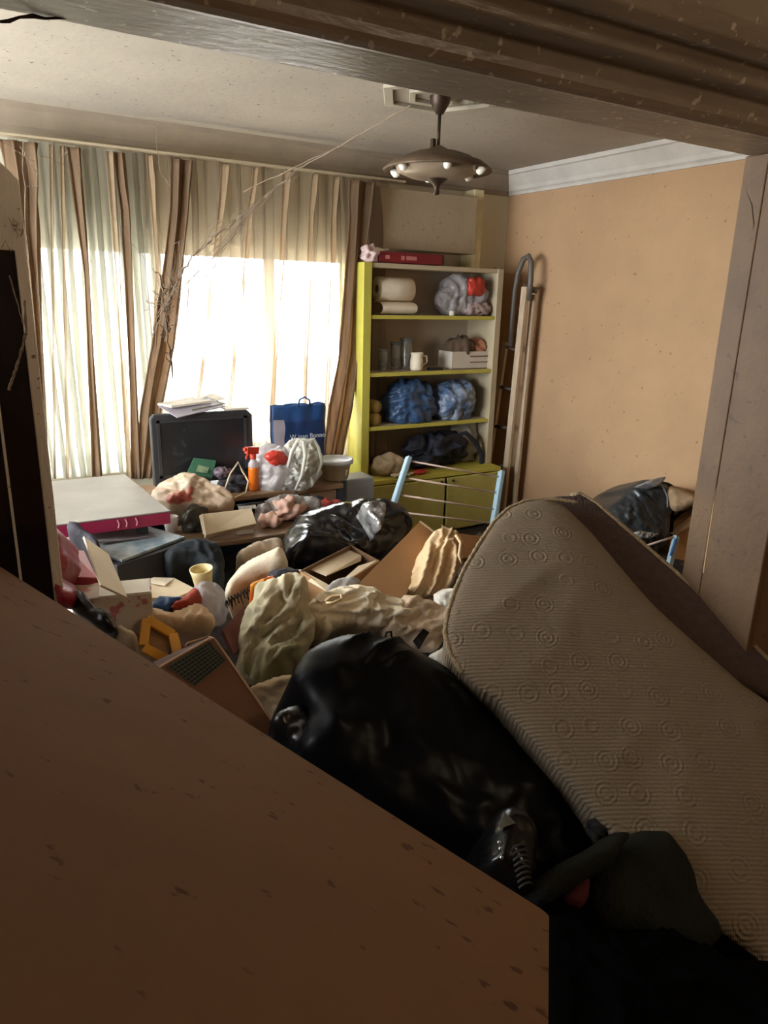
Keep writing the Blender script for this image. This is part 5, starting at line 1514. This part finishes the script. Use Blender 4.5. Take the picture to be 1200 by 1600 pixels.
for _ in range(34):
    a = rnd.choice(P2[4:]+P3)
    b2 = rnd.choice(P3)+Vector((rnd.uniform(-.12, .12), rnd.uniform(-.02, .05), rnd.uniform(-.10, .08)))
    strand(cw, a, b2, rnd.uniform(.001, .0026), rnd.uniform(0, .03), .006, 8)
for _ in range(26):
    a = wk+Vector((rnd.uniform(-.03, .03), 0, rnd.uniform(-.06, .06)))
    b2 = at(rnd.uniform(222, 285), rnd.uniform(390, 540), Y=4.1)
    strand(cw, a, b2, rnd.uniform(.0012, .003), .01, .007, 8)
o = cw.build('cobweb', m_web)
tag(o, 'long dusty cobweb stretched from the ceiling ornament to the leaning drape', 'cobweb')
cd_ = MB()
cp_ = strand(cd_, wk+Vector((-.03, 0, .12)), we, .0045, 0, .006, 18)
for _ in range(24):
    a = rnd.choice(cp_)
    strand(cd_, a, a+Vector((rnd.uniform(-.05, .05), rnd.uniform(-.02, .02), rnd.uniform(-.03, .07))), rnd.uniform(.0012, .004), 0, .006, 5)
tag(cd_.build('cobweb', m_webd), 'dark clotted cobweb thread hanging in front of the leaning drape', 'cobweb')
ce = MB()
for (a, b2, r) in (((242, 195, 4.2), (250, 270, 4.2), .002), ((250, 270, 4.2), (266, 290, 4.2), .0015), ((36, 222, 3.4), (44, 420, 3.6), .0016), ((30, 225, 3.4), (60, 275, 3.6), .0014), ((5, 225, 3.3), (55, 250, 3.7), .0012), ((60, 240, 3.7), (105, 260, 4.0), .0012), ((40, 290, 3.5), (58, 292, 3.7), .0012), ((105, 235, 4.1), (86, 262, 4.1), .0012), ((170, 328, 4.2), (215, 392, 4.2), .0014), ((215, 392, 4.2), (232, 410, 4.2), .0014)):
    strand(ce, at(a[0], a[1], Y=a[2]), at(b2[0], b2[1], Y=b2[2]), r, .0, .006, 10)
tag(ce.build('cobweb', m_web), 'thin cobweb threads in the far left corner under the cornice', 'cobweb')
cg = MB()
for (a, b2, r) in (((38, 470, 1.735), (41, 520, 1.735), .003), ((41, 520, 1.735), (30, 560, 1.735), .0035), ((30, 560, 1.735), (14, 610, 1.735), .003), ((14, 430, 1.735), (36, 505, 1.735), .0015)):
    strand(cg, at(a[0], a[1], Y=a[2]), at(b2[0], b2[1], Y=b2[2]), r, .0, .001, 10)
tag(cg.build('cobweb', m_web), 'grey cobweb strand trailing over the dark door glass', 'cobweb')
cg = MB()
for _ in range(20):
    a = at(rnd.uniform(18, 34), rnd.uniform(350, 372), Y=2.005)
    strand(cg, a, a+Vector((rnd.uniform(-.02, .02), 0, rnd.uniform(-.02, .02))), .0008, 0, .002, 5)
strand(cg, at(2, 388, Y=2.005), at(8, 376, Y=2.005), .001, 0, .0005, 5)
strand(cg, at(8, 376, Y=2.005), at(17, 394, Y=2.005), .001, 0, .0005, 5)
tag(cg.build('cobweb', m_web), 'tuft of dusty cobweb hairs above the dark door glass', 'cobweb')
ch = MB()
ch.tube([at(0, 34, Y=1.36), at(14, 33, Y=1.362), at(30, 27, Y=1.358), at(52, 25, Y=1.36), at(70, 29, Y=1.361), at(92, 28, Y=1.359), at(112, 29, Y=1.36)], [.002, .003, .002, .0035, .002, .002, .001], 5, cap=False)
tag(ch.build('cobweb', m_webd), 'dark cobweb wisp hanging from the door header at top left', 'cobweb')
